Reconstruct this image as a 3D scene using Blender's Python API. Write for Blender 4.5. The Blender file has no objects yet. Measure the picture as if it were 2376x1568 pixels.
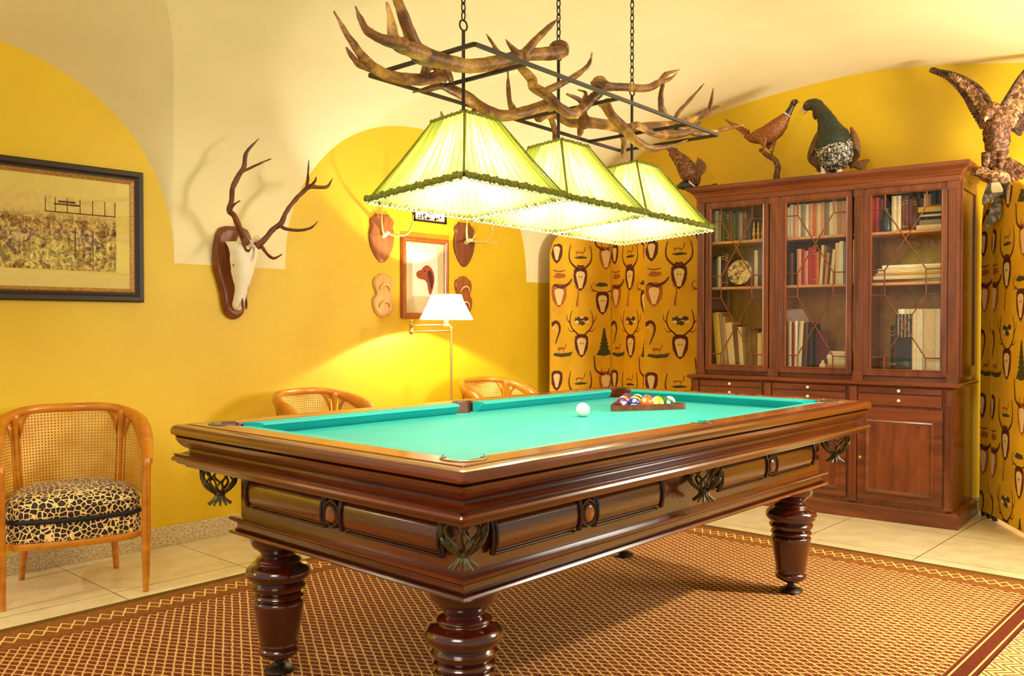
import bpy, bmesh, math, random
from mathutils import Vector, Matrix, noise
PI = math.pi
rnd = random.Random(7)
sc = bpy.context.scene
C = sc.collection

# ------------------------------------------------------------------ camera, world, light
cam_d = bpy.data.cameras.new('camera')
cam = bpy.data.objects.new('camera', cam_d); C.objects.link(cam)
YAW, PITCH = 0.738, -0.0155
F_ = Vector((math.cos(YAW)*math.cos(PITCH), math.sin(YAW)*math.cos(PITCH), math.sin(PITCH)))
cam.location = (-2.6485, -2.1174, 1.1715)
cam.rotation_euler = F_.to_track_quat('-Z', 'Y').to_euler()
cam_d.sensor_width = 36.0
cam_d.lens = 2048.6/2376*36.0
cam_d.clip_start = 0.02
sc.camera = cam
sc.view_settings.view_transform = 'Standard'
sc.view_settings.look = 'None'
sc.view_settings.gamma = 1.0
sc.view_settings.use_curve_mapping = False
sc.view_settings.exposure = 0.68

world = bpy.data.worlds.new('world'); sc.world = world
world.use_nodes = True
bg = world.node_tree.nodes['Background']
bg.inputs[0].default_value = (1.0, 0.95, 0.74, 1); bg.inputs[1].default_value = 0.36

def lamp(name, kind, loc, energy, col, size=0.1, target=None, size_y=None, spread=None, parent=None):
    d = bpy.data.lights.new(name, kind); d.energy = energy; d.color = col
    if kind == 'AREA':
        d.size = size
        if size_y: d.shape = 'RECTANGLE'; d.size_y = size_y
        if spread: d.spread = spread
    else: d.shadow_soft_size = size
    o = bpy.data.objects.new(name, d); C.objects.link(o); o.location = loc
    if target is not None:
        o.rotation_euler = (Vector(target)-Vector(loc)).to_track_quat('-Z', 'Y').to_euler()
    if parent: o.parent = parent
    return o
lamp('fill_light_behind', 'AREA', (-2.9, -1.2, 2.35), 30, (1, .95, .76), 1.0, (0.6, 0.6, 0.8))  # unseen soft fill, stands in for the room's other lighting
lamp('fill_light_side', 'AREA', (2.45, -2.75, 2.15), 48, (1, .94, .76), 0.9, (0.5, 0.1, 0.5))  # added area fill from the open right side, no visible fitting

lamp('fill_light_rug', 'AREA', (1.7, -2.3, 2.38), 10, (1, .9, .68), .12, (0.85, -0.95, 0), spread=math.radians(62))  # unseen stand-in, added for the bright patch on the rug
lamp('fill_light_ceiling', 'AREA', (2.2, -2.6, 1.5), 34, (1, .93, .78), .6, (2.4, 0.3, 2.7), spread=math.radians(130))  # unseen fill added to brighten the ceiling and back wall
# ------------------------------------------------------------------ materials
def S(r, g, b):
    f = lambda c: (c/255/12.92 if c/255 <= .04045 else ((c/255+.055)/1.055)**2.4)
    return (f(r), f(g), f(b), 1)
class NT:
    def __init__(s, name):
        s.m = bpy.data.materials.new(name); s.m.use_nodes = True
        s.t = s.m.node_tree; s.b = s.t.nodes['Principled BSDF']; s.out = s.t.nodes['Material Output']
    def n(s, typ, **kw):
        nd = s.t.nodes.new(typ)
        for k, v in kw.items():
            if k.startswith('_'): nd.inputs[k[1:]].default_value = v
            else: setattr(nd, k, v)
        return nd
    def l(s, a, b): s.t.links.new(a, b)
    def setin(s, node, i, v):
        if hasattr(v, 'is_output') or isinstance(v, bpy.types.NodeSocket): s.l(v, node.inputs[i])
        else: node.inputs[i].default_value = v
    def math(s, op, a, b=None, c=None):
        nd = s.n('ShaderNodeMath', operation=op); s.setin(nd, 0, a)
        if b is not None: s.setin(nd, 1, b)
        if c is not None: s.setin(nd, 2, c)
        return nd.outputs[0]
    def mix(s, f, a, b):
        nd = s.n('ShaderNodeMix', data_type='RGBA'); s.setin(nd, 0, f); s.setin(nd, 6, a); s.setin(nd, 7, b)
        return nd.outputs[2]
    def coord(s, scale=(1, 1, 1), which='Object', rot=(0, 0, 0), loc=(0, 0, 0)):
        tc = s.n('ShaderNodeTexCoord'); mp = s.n('ShaderNodeMapping')
        mp.inputs['Scale'].default_value = scale; mp.inputs['Rotation'].default_value = rot; mp.inputs['Location'].default_value = loc
        s.l(tc.outputs[which], mp.inputs[0]); return mp.outputs[0]
    def xyz(s, v):
        nd = s.n('ShaderNodeSeparateXYZ'); s.l(v, nd.inputs[0]); return nd.outputs
    def noise(s, v, scale, detail=3, rough=.5, dist=0):
        nd = s.n('ShaderNodeTexNoise'); s.l(v, nd.inputs['Vector'])
        nd.inputs['Scale'].default_value = scale; nd.inputs['Detail'].default_value = detail
        nd.inputs['Roughness'].default_value = rough; nd.inputs['Distortion'].default_value = dist
        return nd.outputs[0]
    def ramp(s, f, stops, interp='LINEAR'):
        nd = s.n('ShaderNodeValToRGB'); cr = nd.color_ramp; cr.interpolation = interp
        while len(cr.elements) < len(stops): cr.elements.new(.5)
        for e, (p, c) in zip(cr.elements, stops): e.position = p; e.color = c
        s.l(f, nd.inputs[0]); return nd.outputs[0]
    def col(s, c): s.setin(s.b, 'Base Color', c)
    def bump(s, h, strength=.3, dist=.01):
        nd = s.n('ShaderNodeBump'); nd.inputs['Strength'].default_value = strength; nd.inputs['Distance'].default_value = dist
        s.l(h, nd.inputs['Height']); s.l(nd.outputs[0], s.b.inputs['Normal'])
    def rough(s, v): s.setin(s.b, 'Roughness', v)
def plain(name, c, rough=.6, metal=0.0, var=.12, scale=30, bump=0, coat=0, spec=None):
    t = NT(name); v = t.coord()
    n = t.noise(v, scale, 4)
    d = tuple(x*(1-var) for x in c[:3])+(1,); b = tuple(min(1, x*(1+var)) for x in c[:3])+(1,)
    t.col(t.ramp(n, [(.3, d), (.7, b)])); t.rough(rough); t.b.inputs['Metallic'].default_value = metal
    if bump: t.bump(n, bump, .004)
    if coat: t.b.inputs['Coat Weight'].default_value = coat; t.b.inputs['Coat Roughness'].default_value = .12
    if spec is not None: t.b.inputs['Specular IOR Level'].default_value = spec
    return t.m
def wood(name, dark, light, scale=(3, 30, 30), rough=.3, coat=.3, ring=9, rot=(0, 0, 0)):
    t = NT(name); v = t.coord(scale, rot=rot)
    n1 = t.noise(v, 1.0, 5, .6, 1.2); n2 = t.noise(v, 4.0, 4, .6)
    f = t.math('ADD', t.math('MULTIPLY', n1, .75), t.math('MULTIPLY', n2, .25))
    mid = tuple((a+b)/2 for a, b in zip(dark, light))
    t.col(t.ramp(f, [(.30, dark), (.5, mid), (.72, light)])); t.rough(rough)
    t.b.inputs['Coat Weight'].default_value = coat; t.b.inputs['Coat Roughness'].default_value = .15
    t.bump(n2, .08, .002)
    return t.m
M = {}
def m_wall():
    t = NT('ochre_wall_paint'); v = t.coord()
    n = t.noise(v, 1.1, 4, .55, .4); n2 = t.noise(v, 60, 3)
    t.col(t.ramp(n, [(.3, S(214, 172, 12)), (.7, S(228, 190, 22))])); t.rough(.5); t.b.inputs['Specular IOR Level'].default_value = .5
    t.bump(n2, .08, .003); return t.m
M['wall'] = m_wall()
M['ceil'] = plain('cream_plaster', S(240, 224, 176), .85, 0, .03, 2.5)
def m_floor():
    t = NT('granite_tiles'); v = t.coord(); x = t.xyz(v)
    def line(c, o):
        a = t.math('FRACT', t.math('MULTIPLY', t.math('ADD', c, o), 1/.6))
        return t.math('LESS_THAN', t.math('ABSOLUTE', t.math('SUBTRACT', a, .5)), .0038)
    L = t.math('MAXIMUM', line(x[0], .38+.3), line(x[1], .65+.3))
    n = t.noise(v, 160, 3, .7); n2 = t.noise(v, 9, 3)
    f = t.math('ADD', t.math('MULTIPLY', n, .7), t.math('MULTIPLY', n2, .3))
    c = t.ramp(f, [(.32, S(168, 142, 92)), (.45, S(222, 204, 156)), (.62, S(240, 226, 186)), (.8, S(250, 240, 210))])
    t.col(t.mix(L, c, S(95, 70, 30))); t.rough(.28); return t.m
M['floor'] = m_floor()
def m_granite():
    t = NT('granite_baseboard'); v = t.coord(); n = t.noise(v, 130, 4, .7)
    t.col(t.ramp(n, [(.35, S(136, 112, 78)), (.5, S(206, 182, 136)), (.65, S(236, 220, 176))])); t.rough(.35); return t.m
M['granite'] = m_granite()
def m_rug():
    t = NT('woven_rug'); v = t.coord(); x = t.xyz(v)
    k = 1/.0365
    nz = t.math('MULTIPLY', t.math('SUBTRACT', t.noise(v, 38, 2), .5), .30)
    ys = t.math('MULTIPLY', x[1], 1/1.73)
    p = t.math('MULTIPLY', t.math('ADD', x[0], ys), k); q = t.math('MULTIPLY', t.math('SUBTRACT', x[0], ys), k)
    fp = t.math('ABSOLUTE', t.math('SUBTRACT', t.math('FRACT', t.math('ADD', p, nz)), .5))
    fq = t.math('ABSOLUTE', t.math('SUBTRACT', t.math('FRACT', t.math('SUBTRACT', q, nz)), .5))
    edge = t.math('MAXIMUM', fp, fq)               # near .5 at the cell border
    line = t.math('GREATER_THAN', edge, .405)
    core = t.math('LESS_THAN', t.math('ADD', fp, fq), .24)
    hole = t.math('LESS_THAN', t.math('ADD', fp, fq), .08)
    big = t.noise(v, 2.2, 2)
    fld = t.mix(t.noise(v, 60, 2), S(104, 42, 14), S(150, 80, 34))
    c = t.mix(core, fld, t.mix(t.noise(v, 25, 1), S(70, 18, 10), S(120, 40, 16)))
    c = t.mix(hole, c, S(205, 150, 90))
    c = t.mix(line, c, t.mix(big, S(218, 174, 104), S(236, 198, 128)))
    # border: distance in from the left and far edges
    dy = t.math('SUBTRACT', 1.574, x[1]); dx = t.math('SUBTRACT', 1.885, x[0]); dr = t.math('ADD', x[1], 1.30)
    d = t.math('MINIMUM', dy, dx)
    sel = t.math('LESS_THAN', dy, dx)
    along = t.math('ADD', t.math('MULTIPLY', x[0], sel), t.math('MULTIPLY', x[1], t.math('SUBTRACT', 1.0, sel)))
    zz = t.math('PINGPONG', along, .05)
    z1 = t.math('ABSOLUTE', t.math('SUBTRACT', d, t.math('ADD', t.math('MULTIPLY', zz, 1.7), .100)))
    z2 = t.math('ABSOLUTE', t.math('SUBTRACT', d, t.math('SUBTRACT', .185, t.math('MULTIPLY', zz, 1.7))))
    zig = t.math('LESS_THAN', t.math('MINIMUM', z1, z2), .0065)
    bc = t.mix(t.noise(v, 60, 3, .7), S(84, 44, 14), S(176, 112, 50))
    bc = t.mix(zig, bc, S(240, 205, 120))
    hem = t.math('LESS_THAN', d, .045)
    bc = t.mix(hem, bc, S(104, 76, 26))
    c = t.mix(t.math('LESS_THAN', d, .25), c, bc)
    bandc = t.mix(t.noise(v, 70, 2), S(84, 32, 16), S(116, 52, 28))
    e1 = t.math('LESS_THAN', t.math('ABSOLUTE', t.math('SUBTRACT', t.math('ABSOLUTE', t.math('SUBTRACT', dr, .042)), .026)), .0035)
    bandc = t.mix(e1, bandc, S(226, 180, 112))
    c = t.mix(t.math('LESS_THAN', dr, .084), c, bandc)
    t.col(c); t.rough(.95); t.b.inputs['Specular IOR Level'].default_value = .1
    t.bump(t.noise(v, 400, 2), .35, .004); return t.m
M['rug'] = m_rug()
def m_rug2():
    t = NT('chevron_rug'); v = t.coord(); x = t.xyz(v)
    a = t.math('PINGPONG', x[0], .05); s_ = t.math('FRACT', t.math('MULTIPLY', t.math('ADD', a, x[1]), 1/.028))
    f = t.math('LESS_THAN', s_, .45)
    c = t.mix(f, S(232, 196, 120), S(130, 82, 30))
    t.col(c); t.rough(.95); t.bump(t.noise(v, 400, 2), .35, .004); return t.m
M['rug2'] = m_rug2()
M['mahog'] = wood('table_mahogany', S(44, 9, 3), S(132, 54, 14), (1.2, 22, 22), .22, .8)
M['mahog_y'] = wood('table_mahogany_cross', S(44, 9, 3), S(132, 54, 14), (22, 1.2, 22), .22, .8)
M['rail'] = wood('rail_top_wood', S(112, 48, 16), S(196, 112, 44), (1.5, 16, 16), .22, .6)
M['legw'] = wood('leg_dark_mahogany', S(40, 5, 2), S(92, 20, 8), (14, 14, 3), .16, .9)
M['dark_line'] = plain('dark_bead_and_groove_shade', S(50, 14, 6), .3, 0, .1)
def m_cloth():
    t = NT('turquoise_baize'); v = t.coord(); n = t.noise(v, 500, 2); n2 = t.noise(v, 3, 3)
    t.col(t.ramp(n2, [(.3, S(0, 170, 172)), (.7, S(0, 184, 186))])); t.rough(.48)
    t.b.inputs['Sheen Weight'].default_value = .05; t.b.inputs['Specular IOR Level'].default_value = .5
    t.bump(n, .1, .001); return t.m
M['cloth'] = m_cloth()
M['leather'] = plain('pocket_leather', S(84, 70, 36), .36, 0, .4, 60, .3)
M['blackw'] = plain('black_iron', S(44, 34, 22), .45, .5, .2)
M['iron'] = plain('brown_iron', S(46, 34, 20), .55, .1, .2)
M['bookw'] = wood('bookcase_mahogany', S(64, 22, 8), S(148, 76, 32), (9, 9, 1.1), .33, .35)
M['bookw_h'] = wood('bookcase_mahogany_rail', S(64, 22, 8), S(148, 76, 32), (1.1, 9, 9), .33, .35)
M['bookin'] = wood('bookcase_back_board', S(186, 122, 34), S(240, 184, 80), (7, 7, 2.5), .5, .1)
M['shelfe'] = plain('shelf_edge', S(214, 150, 92), .4)
M['ivory'] = plain('ivory_knob', S(245, 225, 190), .3, 0, .03)
M['rattan'] = wood('honey_beech', S(168, 88, 8), S(222, 144, 30), (4, 4, 12), .28, .5)
def m_cane():
    t = NT('woven_cane'); v = t.coord(which='UV'); x = t.xyz(v)
    k = 1/.0135
    gx = t.math('ABSOLUTE', t.math('SUBTRACT', t.math('FRACT', t.math('MULTIPLY', x[0], k)), .5))
    gy = t.math('ABSOLUTE', t.math('SUBTRACT', t.math('FRACT', t.math('MULTIPLY', x[1], k)), .5))
    hole = t.math('LESS_THAN', t.math('MAXIMUM', gx, gy), .25)
    n = t.noise(v, 8, 3)
    t.col(t.mix(hole, t.ramp(n, [(.3, S(220, 156, 44)), (.7, S(250, 204, 100))]), S(120, 62, 12))); t.rough(.5)
    tr = t.n('ShaderNodeBsdfTransparent'); mx = t.n('ShaderNodeMixShader')
    t.l(t.math('MULTIPLY', hole, .35), mx.inputs[0]); t.l(t.b.outputs[0], mx.inputs[1]); t.l(tr.outputs[0], mx.inputs[2]); t.l(mx.outputs[0], t.out.inputs[0])
    return t.m
M['cane'] = m_cane()
def m_leo():
    t = NT('leopard_fabric'); v = t.coord()
    dn = t.n('ShaderNodeTexNoise'); t.l(v, dn.inputs['Vector']); dn.inputs['Scale'].default_value = 14
    mv = t.n('ShaderNodeMix', data_type='VECTOR'); mv.inputs[0].default_value = .02
    t.l(v, mv.inputs[4]); t.l(dn.outputs[1], mv.inputs[5])
    vo = t.n('ShaderNodeTexVoronoi', feature='DISTANCE_TO_EDGE'); vo.inputs['Scale'].default_value = 46; vo.inputs['Randomness'].default_value = .8; t.l(mv.outputs[1], vo.inputs['Vector'])
    n = t.noise(v, 70, 2)
    f = t.math('ADD', vo.outputs[0], t.math('MULTIPLY', t.math('SUBTRACT', n, .5), .08))
    t.col(t.ramp(f, [(.0, S(252, 220, 150)), (.06, S(240, 196, 118)), (.11, S(40, 16, 8)), (.3, S(22, 9, 5)), (.42, S(84, 36, 10))]))
    t.rough(.8); t.b.inputs['Sheen Weight'].default_value = .15; return t.m
M['leopard'] = m_leo()
def m_antler():
    t = NT('antler_bone'); v = t.coord((1, 1, 1)); n = t.noise(v, 9, 4, .6, .4); n2 = t.noise(v, 120, 3)
    f = t.math('ADD', t.math('MULTIPLY', n, .8), t.math('MULTIPLY', n2, .2))
    t.col(t.ramp(f, [(.38, S(76, 40, 12)), (.5, S(124, 78, 26)), (.64, S(192, 146, 68))])); t.rough(.45)
    t.bump(n2, .5, .004); return t.m
M['antler'] = m_antler()
M['antler_dk'] = plain('dark_stag_antler', S(104, 50, 22), .45, 0, .45, 22, .4)
M['bone'] = plain('bleached_bone', S(252, 240, 214), .55, 0, .05, 25, .15)
M['pale_tine'] = plain('pale_tine', S(226, 190, 110), .45, 0, .15, 40, .2)
M['dkhole'] = plain('dark_socket', S(110, 44, 16), .8)
M['plaque'] = wood('oak_shield', S(120, 58, 16), S(190, 110, 44), (12, 12, 1.5), .4, .2)
M['plaque_dk'] = wood('walnut_shield', S(80, 34, 10), S(160, 88, 34), (12, 12, 1.5), .5, .05)
M['plaque_lt'] = wood('pale_oak_shield', S(196, 136, 62), S(232, 184, 104), (12, 12, 1.5), .45, .2)
def m_shade():
    t = NT('pleated_green_silk'); v = t.coord(which='UV'); x = t.xyz(v)
    n = t.noise(t.coord((120, .8, 1), 'UV'), 1.0, 3, .7)
    cg = t.ramp(n, [(.38, S(104, 116, 4)), (.58, S(176, 184, 40))])
    geo = t.n('ShaderNodeNewGeometry')
    outc = cg; inc = t.ramp(n, [(.35, S(206, 206, 140)), (.7, S(240, 238, 206))])
    base = t.mix(geo.outputs['Backfacing'], outc, inc)
    df = t.n('ShaderNodeBsdfDiffuse'); t.l(base, df.inputs[0])
    tr = t.n('ShaderNodeBsdfTranslucent'); t.l(t.ramp(n, [(.38, S(140, 150, 14)), (.54, S(232, 234, 160)), (.75, S(250, 250, 214))]), tr.inputs[0])
    mx = t.n('ShaderNodeMixShader'); mx.inputs[0].default_value = .5
    t.l(df.outputs[0], mx.inputs[1]); t.l(tr.outputs[0], mx.inputs[2]); t.l(mx.outputs[0], t.out.inputs[0])
    return t.m
M['shade'] = m_shade()
M['braid'] = plain('olive_braid', S(120, 118, 28), .8, 0, .4, 160, .4)
M['bead'] = plain('bead_fringe', S(250, 244, 190), .4, 0, .05)
def m_wshade():
    t = NT('white_lamp_shade')
    df = t.n('ShaderNodeBsdfDiffuse'); df.inputs[0].default_value = S(255, 244, 224)
    tr = t.n('ShaderNodeBsdfTranslucent'); tr.inputs[0].default_value = S(255, 240, 214)
    mx = t.n('ShaderNodeMixShader'); mx.inputs[0].default_value = .45
    t.l(df.outputs[0], mx.inputs[1]); t.l(tr.outputs[0], mx.inputs[2]); t.l(mx.outputs[0], t.out.inputs[0]); return t.m
M['wshade'] = m_wshade()
M['brass'] = plain('pale_brass', S(236, 200, 120), .25, .8, .05)
def m_glass():
    t = NT('clear_glass'); fr = t.n('ShaderNodeFresnel'); fr.inputs[0].default_value = 1.6
    ge = t.n('ShaderNodeNewGeometry')
    tr = t.n('ShaderNodeBsdfTransparent'); gl = t.n('ShaderNodeBsdfGlossy'); gl.inputs['Roughness'].default_value = .015
    f = t.math('MULTIPLY', t.math('MULTIPLY', fr.outputs[0], 1.15), t.math('SUBTRACT', 1.0, ge.outputs['Backfacing']))
    mx = t.n('ShaderNodeMixShader'); t.l(f, mx.inputs[0])
    t.l(tr.outputs[0], mx.inputs[1]); t.l(gl.outputs[0], mx.inputs[2]); t.l(mx.outputs[0], t.out.inputs[0]); return t.m
M['glass'] = m_glass()
def m_bulb():
    t = NT('lit_bulb'); t.b.inputs['Base Color'].default_value = (1, .9, .7, 1)
    t.b.inputs['Emission Color'].default_value = (1, .86, .6, 1); t.b.inputs['Emission Strength'].default_value = 12; return t.m
M['bulb'] = m_bulb()
M['frame_dk'] = plain('ebonised_frame', S(38, 20, 8), .5, 0, .25, 60)
M['frame_gold'] = plain('gilt_slip', S(176, 128, 60), .45, .3, .35, 90, .3)
M['frame_wood'] = wood('cherry_frame', S(128, 56, 14), S(176, 92, 30), (8, 8, 2), .3, .4)
M['mat_cream'] = plain('cream_mount', S(222, 196, 104), .8, 0, .03)
M['mat_grey'] = plain('grey_cream_mount', S(214, 196, 150), .8, 0, .02)
M['paper'] = plain('white_paper', S(246, 236, 214), .8, 0, .01)
def m_print():
    t = NT('sepia_engraving'); v = t.coord(); x = t.xyz(v)
    n = t.noise(v, 34, 5, .75, 1.0); g = t.noise(t.coord((60, 1, 8)), 1.0, 3, .6)
    h = t.n('ShaderNodeMapRange'); t.l(x[2], h.inputs[0]); h.inputs[1].default_value = .39; h.inputs[2].default_value = .43
    crowd = t.ramp(t.math('ADD', t.math('MULTIPLY', n, .8), t.math('MULTIPLY', g, .2)), [(.42, S(84, 50, 22)), (.5, S(170, 128, 62)), (.6, S(232, 204, 120))])
    sky = t.ramp(n, [(.3, S(206, 174, 96)), (.6, S(226, 198, 118))])
    t.col(t.mix(h.outputs[0], crowd, sky)); t.rough(.8); return t.m
M['print'] = m_print()
M['fur_red'] = plain('russet_ink', S(164, 74, 26), .8, 0, .35, 90)
M['ink'] = plain('sepia_ink', S(80, 48, 28), .8, 0, .3, 90)
# screen fabric
def m_fabric():
    t = NT('ochre_fabric'); v = t.coord(); n = t.noise(v, 5, 3); n2 = t.noise(v, 300, 2)
    t.col(t.ramp(n, [(.3, S(216, 160, 8)), (.7, S(238, 186, 20))])); t.rough(.8); t.bump(n2, .1, .001); return t.m
M['fabric'] = m_fabric()
M['f_brown'] = plain('printed_brown', S(92, 36, 14), .8, 0, .2, 80)
M['f_lbrown'] = plain('printed_tan', S(176, 96, 30), .8, 0, .3, 60)
M['f_skull'] = plain('printed_cream', S(240, 206, 140), .8, 0, .08, 80)
M['f_green'] = plain('printed_dark_green', S(70, 66, 26), .8, 0, .35, 120)
# birds
M['ph_body'] = plain('pheasant_copper', S(138, 78, 28), .6, 0, .6, 90, .4)
M['ph_neck'] = plain('pheasant_green_neck', S(40, 40, 26), .35, 0, .3, 40)
M['white'] = plain('white_feather', S(240, 226, 200), .7)
M['red'] = plain('red_wattle', S(170, 40, 20), .6)
M['cap_body'] = plain('black_plumage', S(52, 44, 34), .45, 0, .4, 60, .4)
M['cap_chest'] = plain('green_black_breast', S(34, 42, 36), .35, 0, .4, 60, .3)
M['cap_wing'] = plain('brown_wing', S(110, 70, 36), .6, 0, .5, 90, .4)
M['beak'] = plain('horn_beak', S(206, 180, 130), .4)
def m_mott(name, a, b, c, sc_=40):
    t = NT(name); v = t.coord(); n = t.noise(v, sc_, 4, .7, .5)
    t.col(t.ramp(n, [(.4, a), (.5, b), (.62, c)])); t.rough(.65); t.bump(n, .5, .006); return t.m
M['cap_belly'] = m_mott('mottled_belly', S(26, 22, 16), S(48, 40, 30), S(226, 214, 190), 70)
M['eagle'] = m_mott('eagle_brown', S(56, 26, 10), S(100, 56, 26), S(170, 120, 74), 44)
M['eagle_in'] = m_mott('eagle_wing_lining', S(78, 42, 20), S(134, 88, 50), S(206, 168, 116), 50)
M['eagle_dk'] = m_mott('eagle_flight_feathers', S(40, 22, 14), S(72, 42, 24), S(120, 78, 44), 30)
M['jay'] = m_mott('grey_blue_plumage', S(70, 68, 66), S(120, 110, 104), S(176, 168, 156), 22)
M['bark'] = m_mott('branch_bark', S(50, 24, 12), S(92, 50, 24), S(140, 88, 44), 40)
M['duck'] = m_mott('duck_brown', S(64, 34, 16), S(104, 60, 30), S(150, 98, 56), 40)

# ------------------------------------------------------------------ mesh builder
class MB:
    def __init__(s): s.v = []; s.f = []; s.mi = []; s.uv = {}; s.cur = 0
    def add(s, vs, fs, uvs=None):
        o = len(s.v); s.v += [tuple(p) for p in vs]
        for f in fs:
            s.f.append(tuple(o+i for i in f)); s.mi.append(s.cur)
            if uvs: s.uv[len(s.f)-1] = [uvs[i] for i in f]
        return s
    def box(s, x0, x1, y0, y1, z0, z1):
        x0, x1 = min(x0, x1), max(x0, x1); y0, y1 = min(y0, y1), max(y0, y1); z0, z1 = min(z0, z1), max(z0, z1)
        return s.add([(x0, y0, z0), (x1, y0, z0), (x1, y1, z0), (x0, y1, z0), (x0, y0, z1), (x1, y0, z1), (x1, y1, z1), (x0, y1, z1)],
              [(0, 3, 2, 1), (4, 5, 6, 7), (0, 1, 5, 4), (1, 2, 6, 5), (2, 3, 7, 6), (3, 0, 4, 7)])
    def grid(s, P, uv=None, closeu=False, flip=False):
        nu, nv = len(P), len(P[0]); o = len(s.v)
        for r in P: s.v += [tuple(p) for p in r]
        for i in range(nu if closeu else nu-1):
            for j in range(nv-1):
                i2 = (i+1) % nu
                f = (o+i*nv+j, o+i2*nv+j, o+i2*nv+j+1, o+i*nv+j+1)
                if flip: f = f[::-1]
                s.f.append(f); s.mi.append(s.cur)
                if uv:
                    q = [uv[i][j], uv[i2][j], uv[i2][j+1], uv[i][j+1]]
                    s.uv[len(s.f)-1] = q[::-1] if flip else q
        return s
    def loft(s, rings, cap=True):
        n = len(rings[0]); o = len(s.v)
        for r in rings: s.v += [tuple(p) for p in r]
        for k in range(len(rings)-1):
            for i in range(n):
                j = (i+1) % n
                s.f.append((o+k*n+i, o+k*n+j, o+(k+1)*n+j, o+(k+1)*n+i)); s.mi.append(s.cur)
        if cap:
            s.f.append(tuple(o+i for i in range(n))[::-1]); s.mi.append(s.cur)
            s.f.append(tuple(o+(len(rings)-1)*n+i for i in range(n))); s.mi.append(s.cur)
        return s
    def lathe(s, prof, n=32, c=(0, 0, 0), cap=True):
        rings = [[(c[0]+r*math.cos(2*PI*i/n), c[1]+r*math.sin(2*PI*i/n), c[2]+z) for i in range(n)] for r, z in prof]
        return s.loft(rings, cap)
    def tube(s, pts, n=8, cap=True, flat=1.0, up=None):
        # pts: (x,y,z,r); smooth Catmull-Rom sampled by caller
        P = [Vector(p[:3]) for p in pts]; rings = []
        T = [(P[min(i+1, len(P)-1)]-P[max(i-1, 0)]).normalized() for i in range(len(P))]
        a = Vector(up) if up else Vector((0, 0, 1)) if abs(T[0].z) < .9 else Vector((1, 0, 0))
        b = T[0].cross(a).normalized()
        for i, p in enumerate(P):
            b = (b-T[i]*b.dot(T[i])).normalized(); c = T[i].cross(b).normalized(); r = pts[i][3]
            rings.append([tuple(p+b*(r*math.cos(2*PI*k/n))+c*(r*flat*math.sin(2*PI*k/n))) for k in range(n)])
        # winding: loft expects outward
        return s.loft(rings, cap)
    def prism(s, poly, axis, a0, a1):
        # poly 2D list in the plane perpendicular to axis; CCW
        n = len(poly)
        def mk(p, a):
            return {'x': (a, p[0], p[1]), 'y': (p[0], a, p[1]), 'z': (p[0], p[1], a)}[axis]
        o = len(s.v); s.v += [mk(p, a0) for p in poly]+[mk(p, a1) for p in poly]
        fs = [tuple(range(n))[::-1], tuple(range(n, 2*n))]+[(i, (i+1) % n, n+(i+1) % n, n+i) for i in range(n)]
        for f in fs: s.f.append(tuple(o+i for i in f)); s.mi.append(s.cur)
        return s
    def ball(s, c, r, nu=16, nv=10, sc_=(1, 1, 1)):
        prof = [(max(1e-4, math.sin(PI*k/nv)), -math.cos(PI*k/nv)) for k in range(nv+1)]
        rings = [[(c[0]+r*sc_[0]*a*math.cos(2*PI*i/nu), c[1]+r*sc_[1]*a*math.sin(2*PI*i/nu), c[2]+r*sc_[2]*z) for i in range(nu)] for a, z in prof]
        return s.loft(rings, True)
    def xf(s, mat, start=0):
        for i in range(start, len(s.v)): s.v[i] = tuple(mat @ Vector(s.v[i]))
        return s
    def build(s, name, mats, parent=None, smooth=35, bevel=0, loc=None, rot=None, recalc=True, sub=0, weld=True):
        me = bpy.data.meshes.new(name); me.from_pydata(s.v, [], s.f)
        if not isinstance(mats, (list, tuple)): mats = [mats]
        for m in mats: me.materials.append(M[m] if isinstance(m, str) else m)
        for p, mi in zip(me.polygons, s.mi): p.material_index = mi
        if s.uv:
            L = me.uv_layers.new(name='UVMap')
            for fi, uvs in s.uv.items():
                for li, q in zip(me.polygons[fi].loop_indices, uvs): L.data[li].uv = q
        bm = bmesh.new(); bm.from_mesh(me)
        if weld: bmesh.ops.remove_doubles(bm, verts=bm.verts, dist=1e-6)
        if recalc: bmesh.ops.recalc_face_normals(bm, faces=bm.faces)
        bm.to_mesh(me); bm.free()
        if smooth:
            for p in me.polygons: p.use_smooth = True
            if smooth < 180: me.set_sharp_from_angle(angle=math.radians(smooth))
        o = bpy.data.objects.new(name, me); C.objects.link(o)
        if parent: o.parent = parent
        if loc: o.location = loc
        if rot: o.rotation_euler = rot
        if bevel:
            b = o.modifiers.new('bevel', 'BEVEL'); b.width = bevel; b.segments = 2; b.limit_method = 'ANGLE'; b.angle_limit = math.radians(40)
        if sub:
            b = o.modifiers.new('sub', 'SUBSURF'); b.levels = sub; b.render_levels = sub
        return o
def catmull(pts, k=5):
    out = []; n = len(pts)
    for i in range(n-1):
        p0, p1, p2, p3 = pts[max(i-1, 0)], pts[i], pts[i+1], pts[min(i+2, n-1)]
        for j in range(k):
            t = j/k
            out.append(tuple(.5*((2*b)+(-a+c)*t+(2*a-5*b+4*c-d)*t*t+(-a+3*b-3*c+d)*t**3) for a, b, c, d in zip(p0, p1, p2, p3)))
    out.append(tuple(pts[-1])); return out
def tag(o, label=None, cat=None, group=None, kind=None):
    if label: o['label'] = label
    if cat: o['category'] = cat
    if group: o['group'] = group
    if kind: o['kind'] = kind
    return o
def empty(name, loc, rz=0, label=None, cat=None, group=None):
    o = bpy.data.objects.new(name, None); C.objects.link(o); o.empty_display_size = .1
    o.location = loc; o.rotation_euler = (0, 0, rz); return tag(o, label, cat, group)
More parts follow.
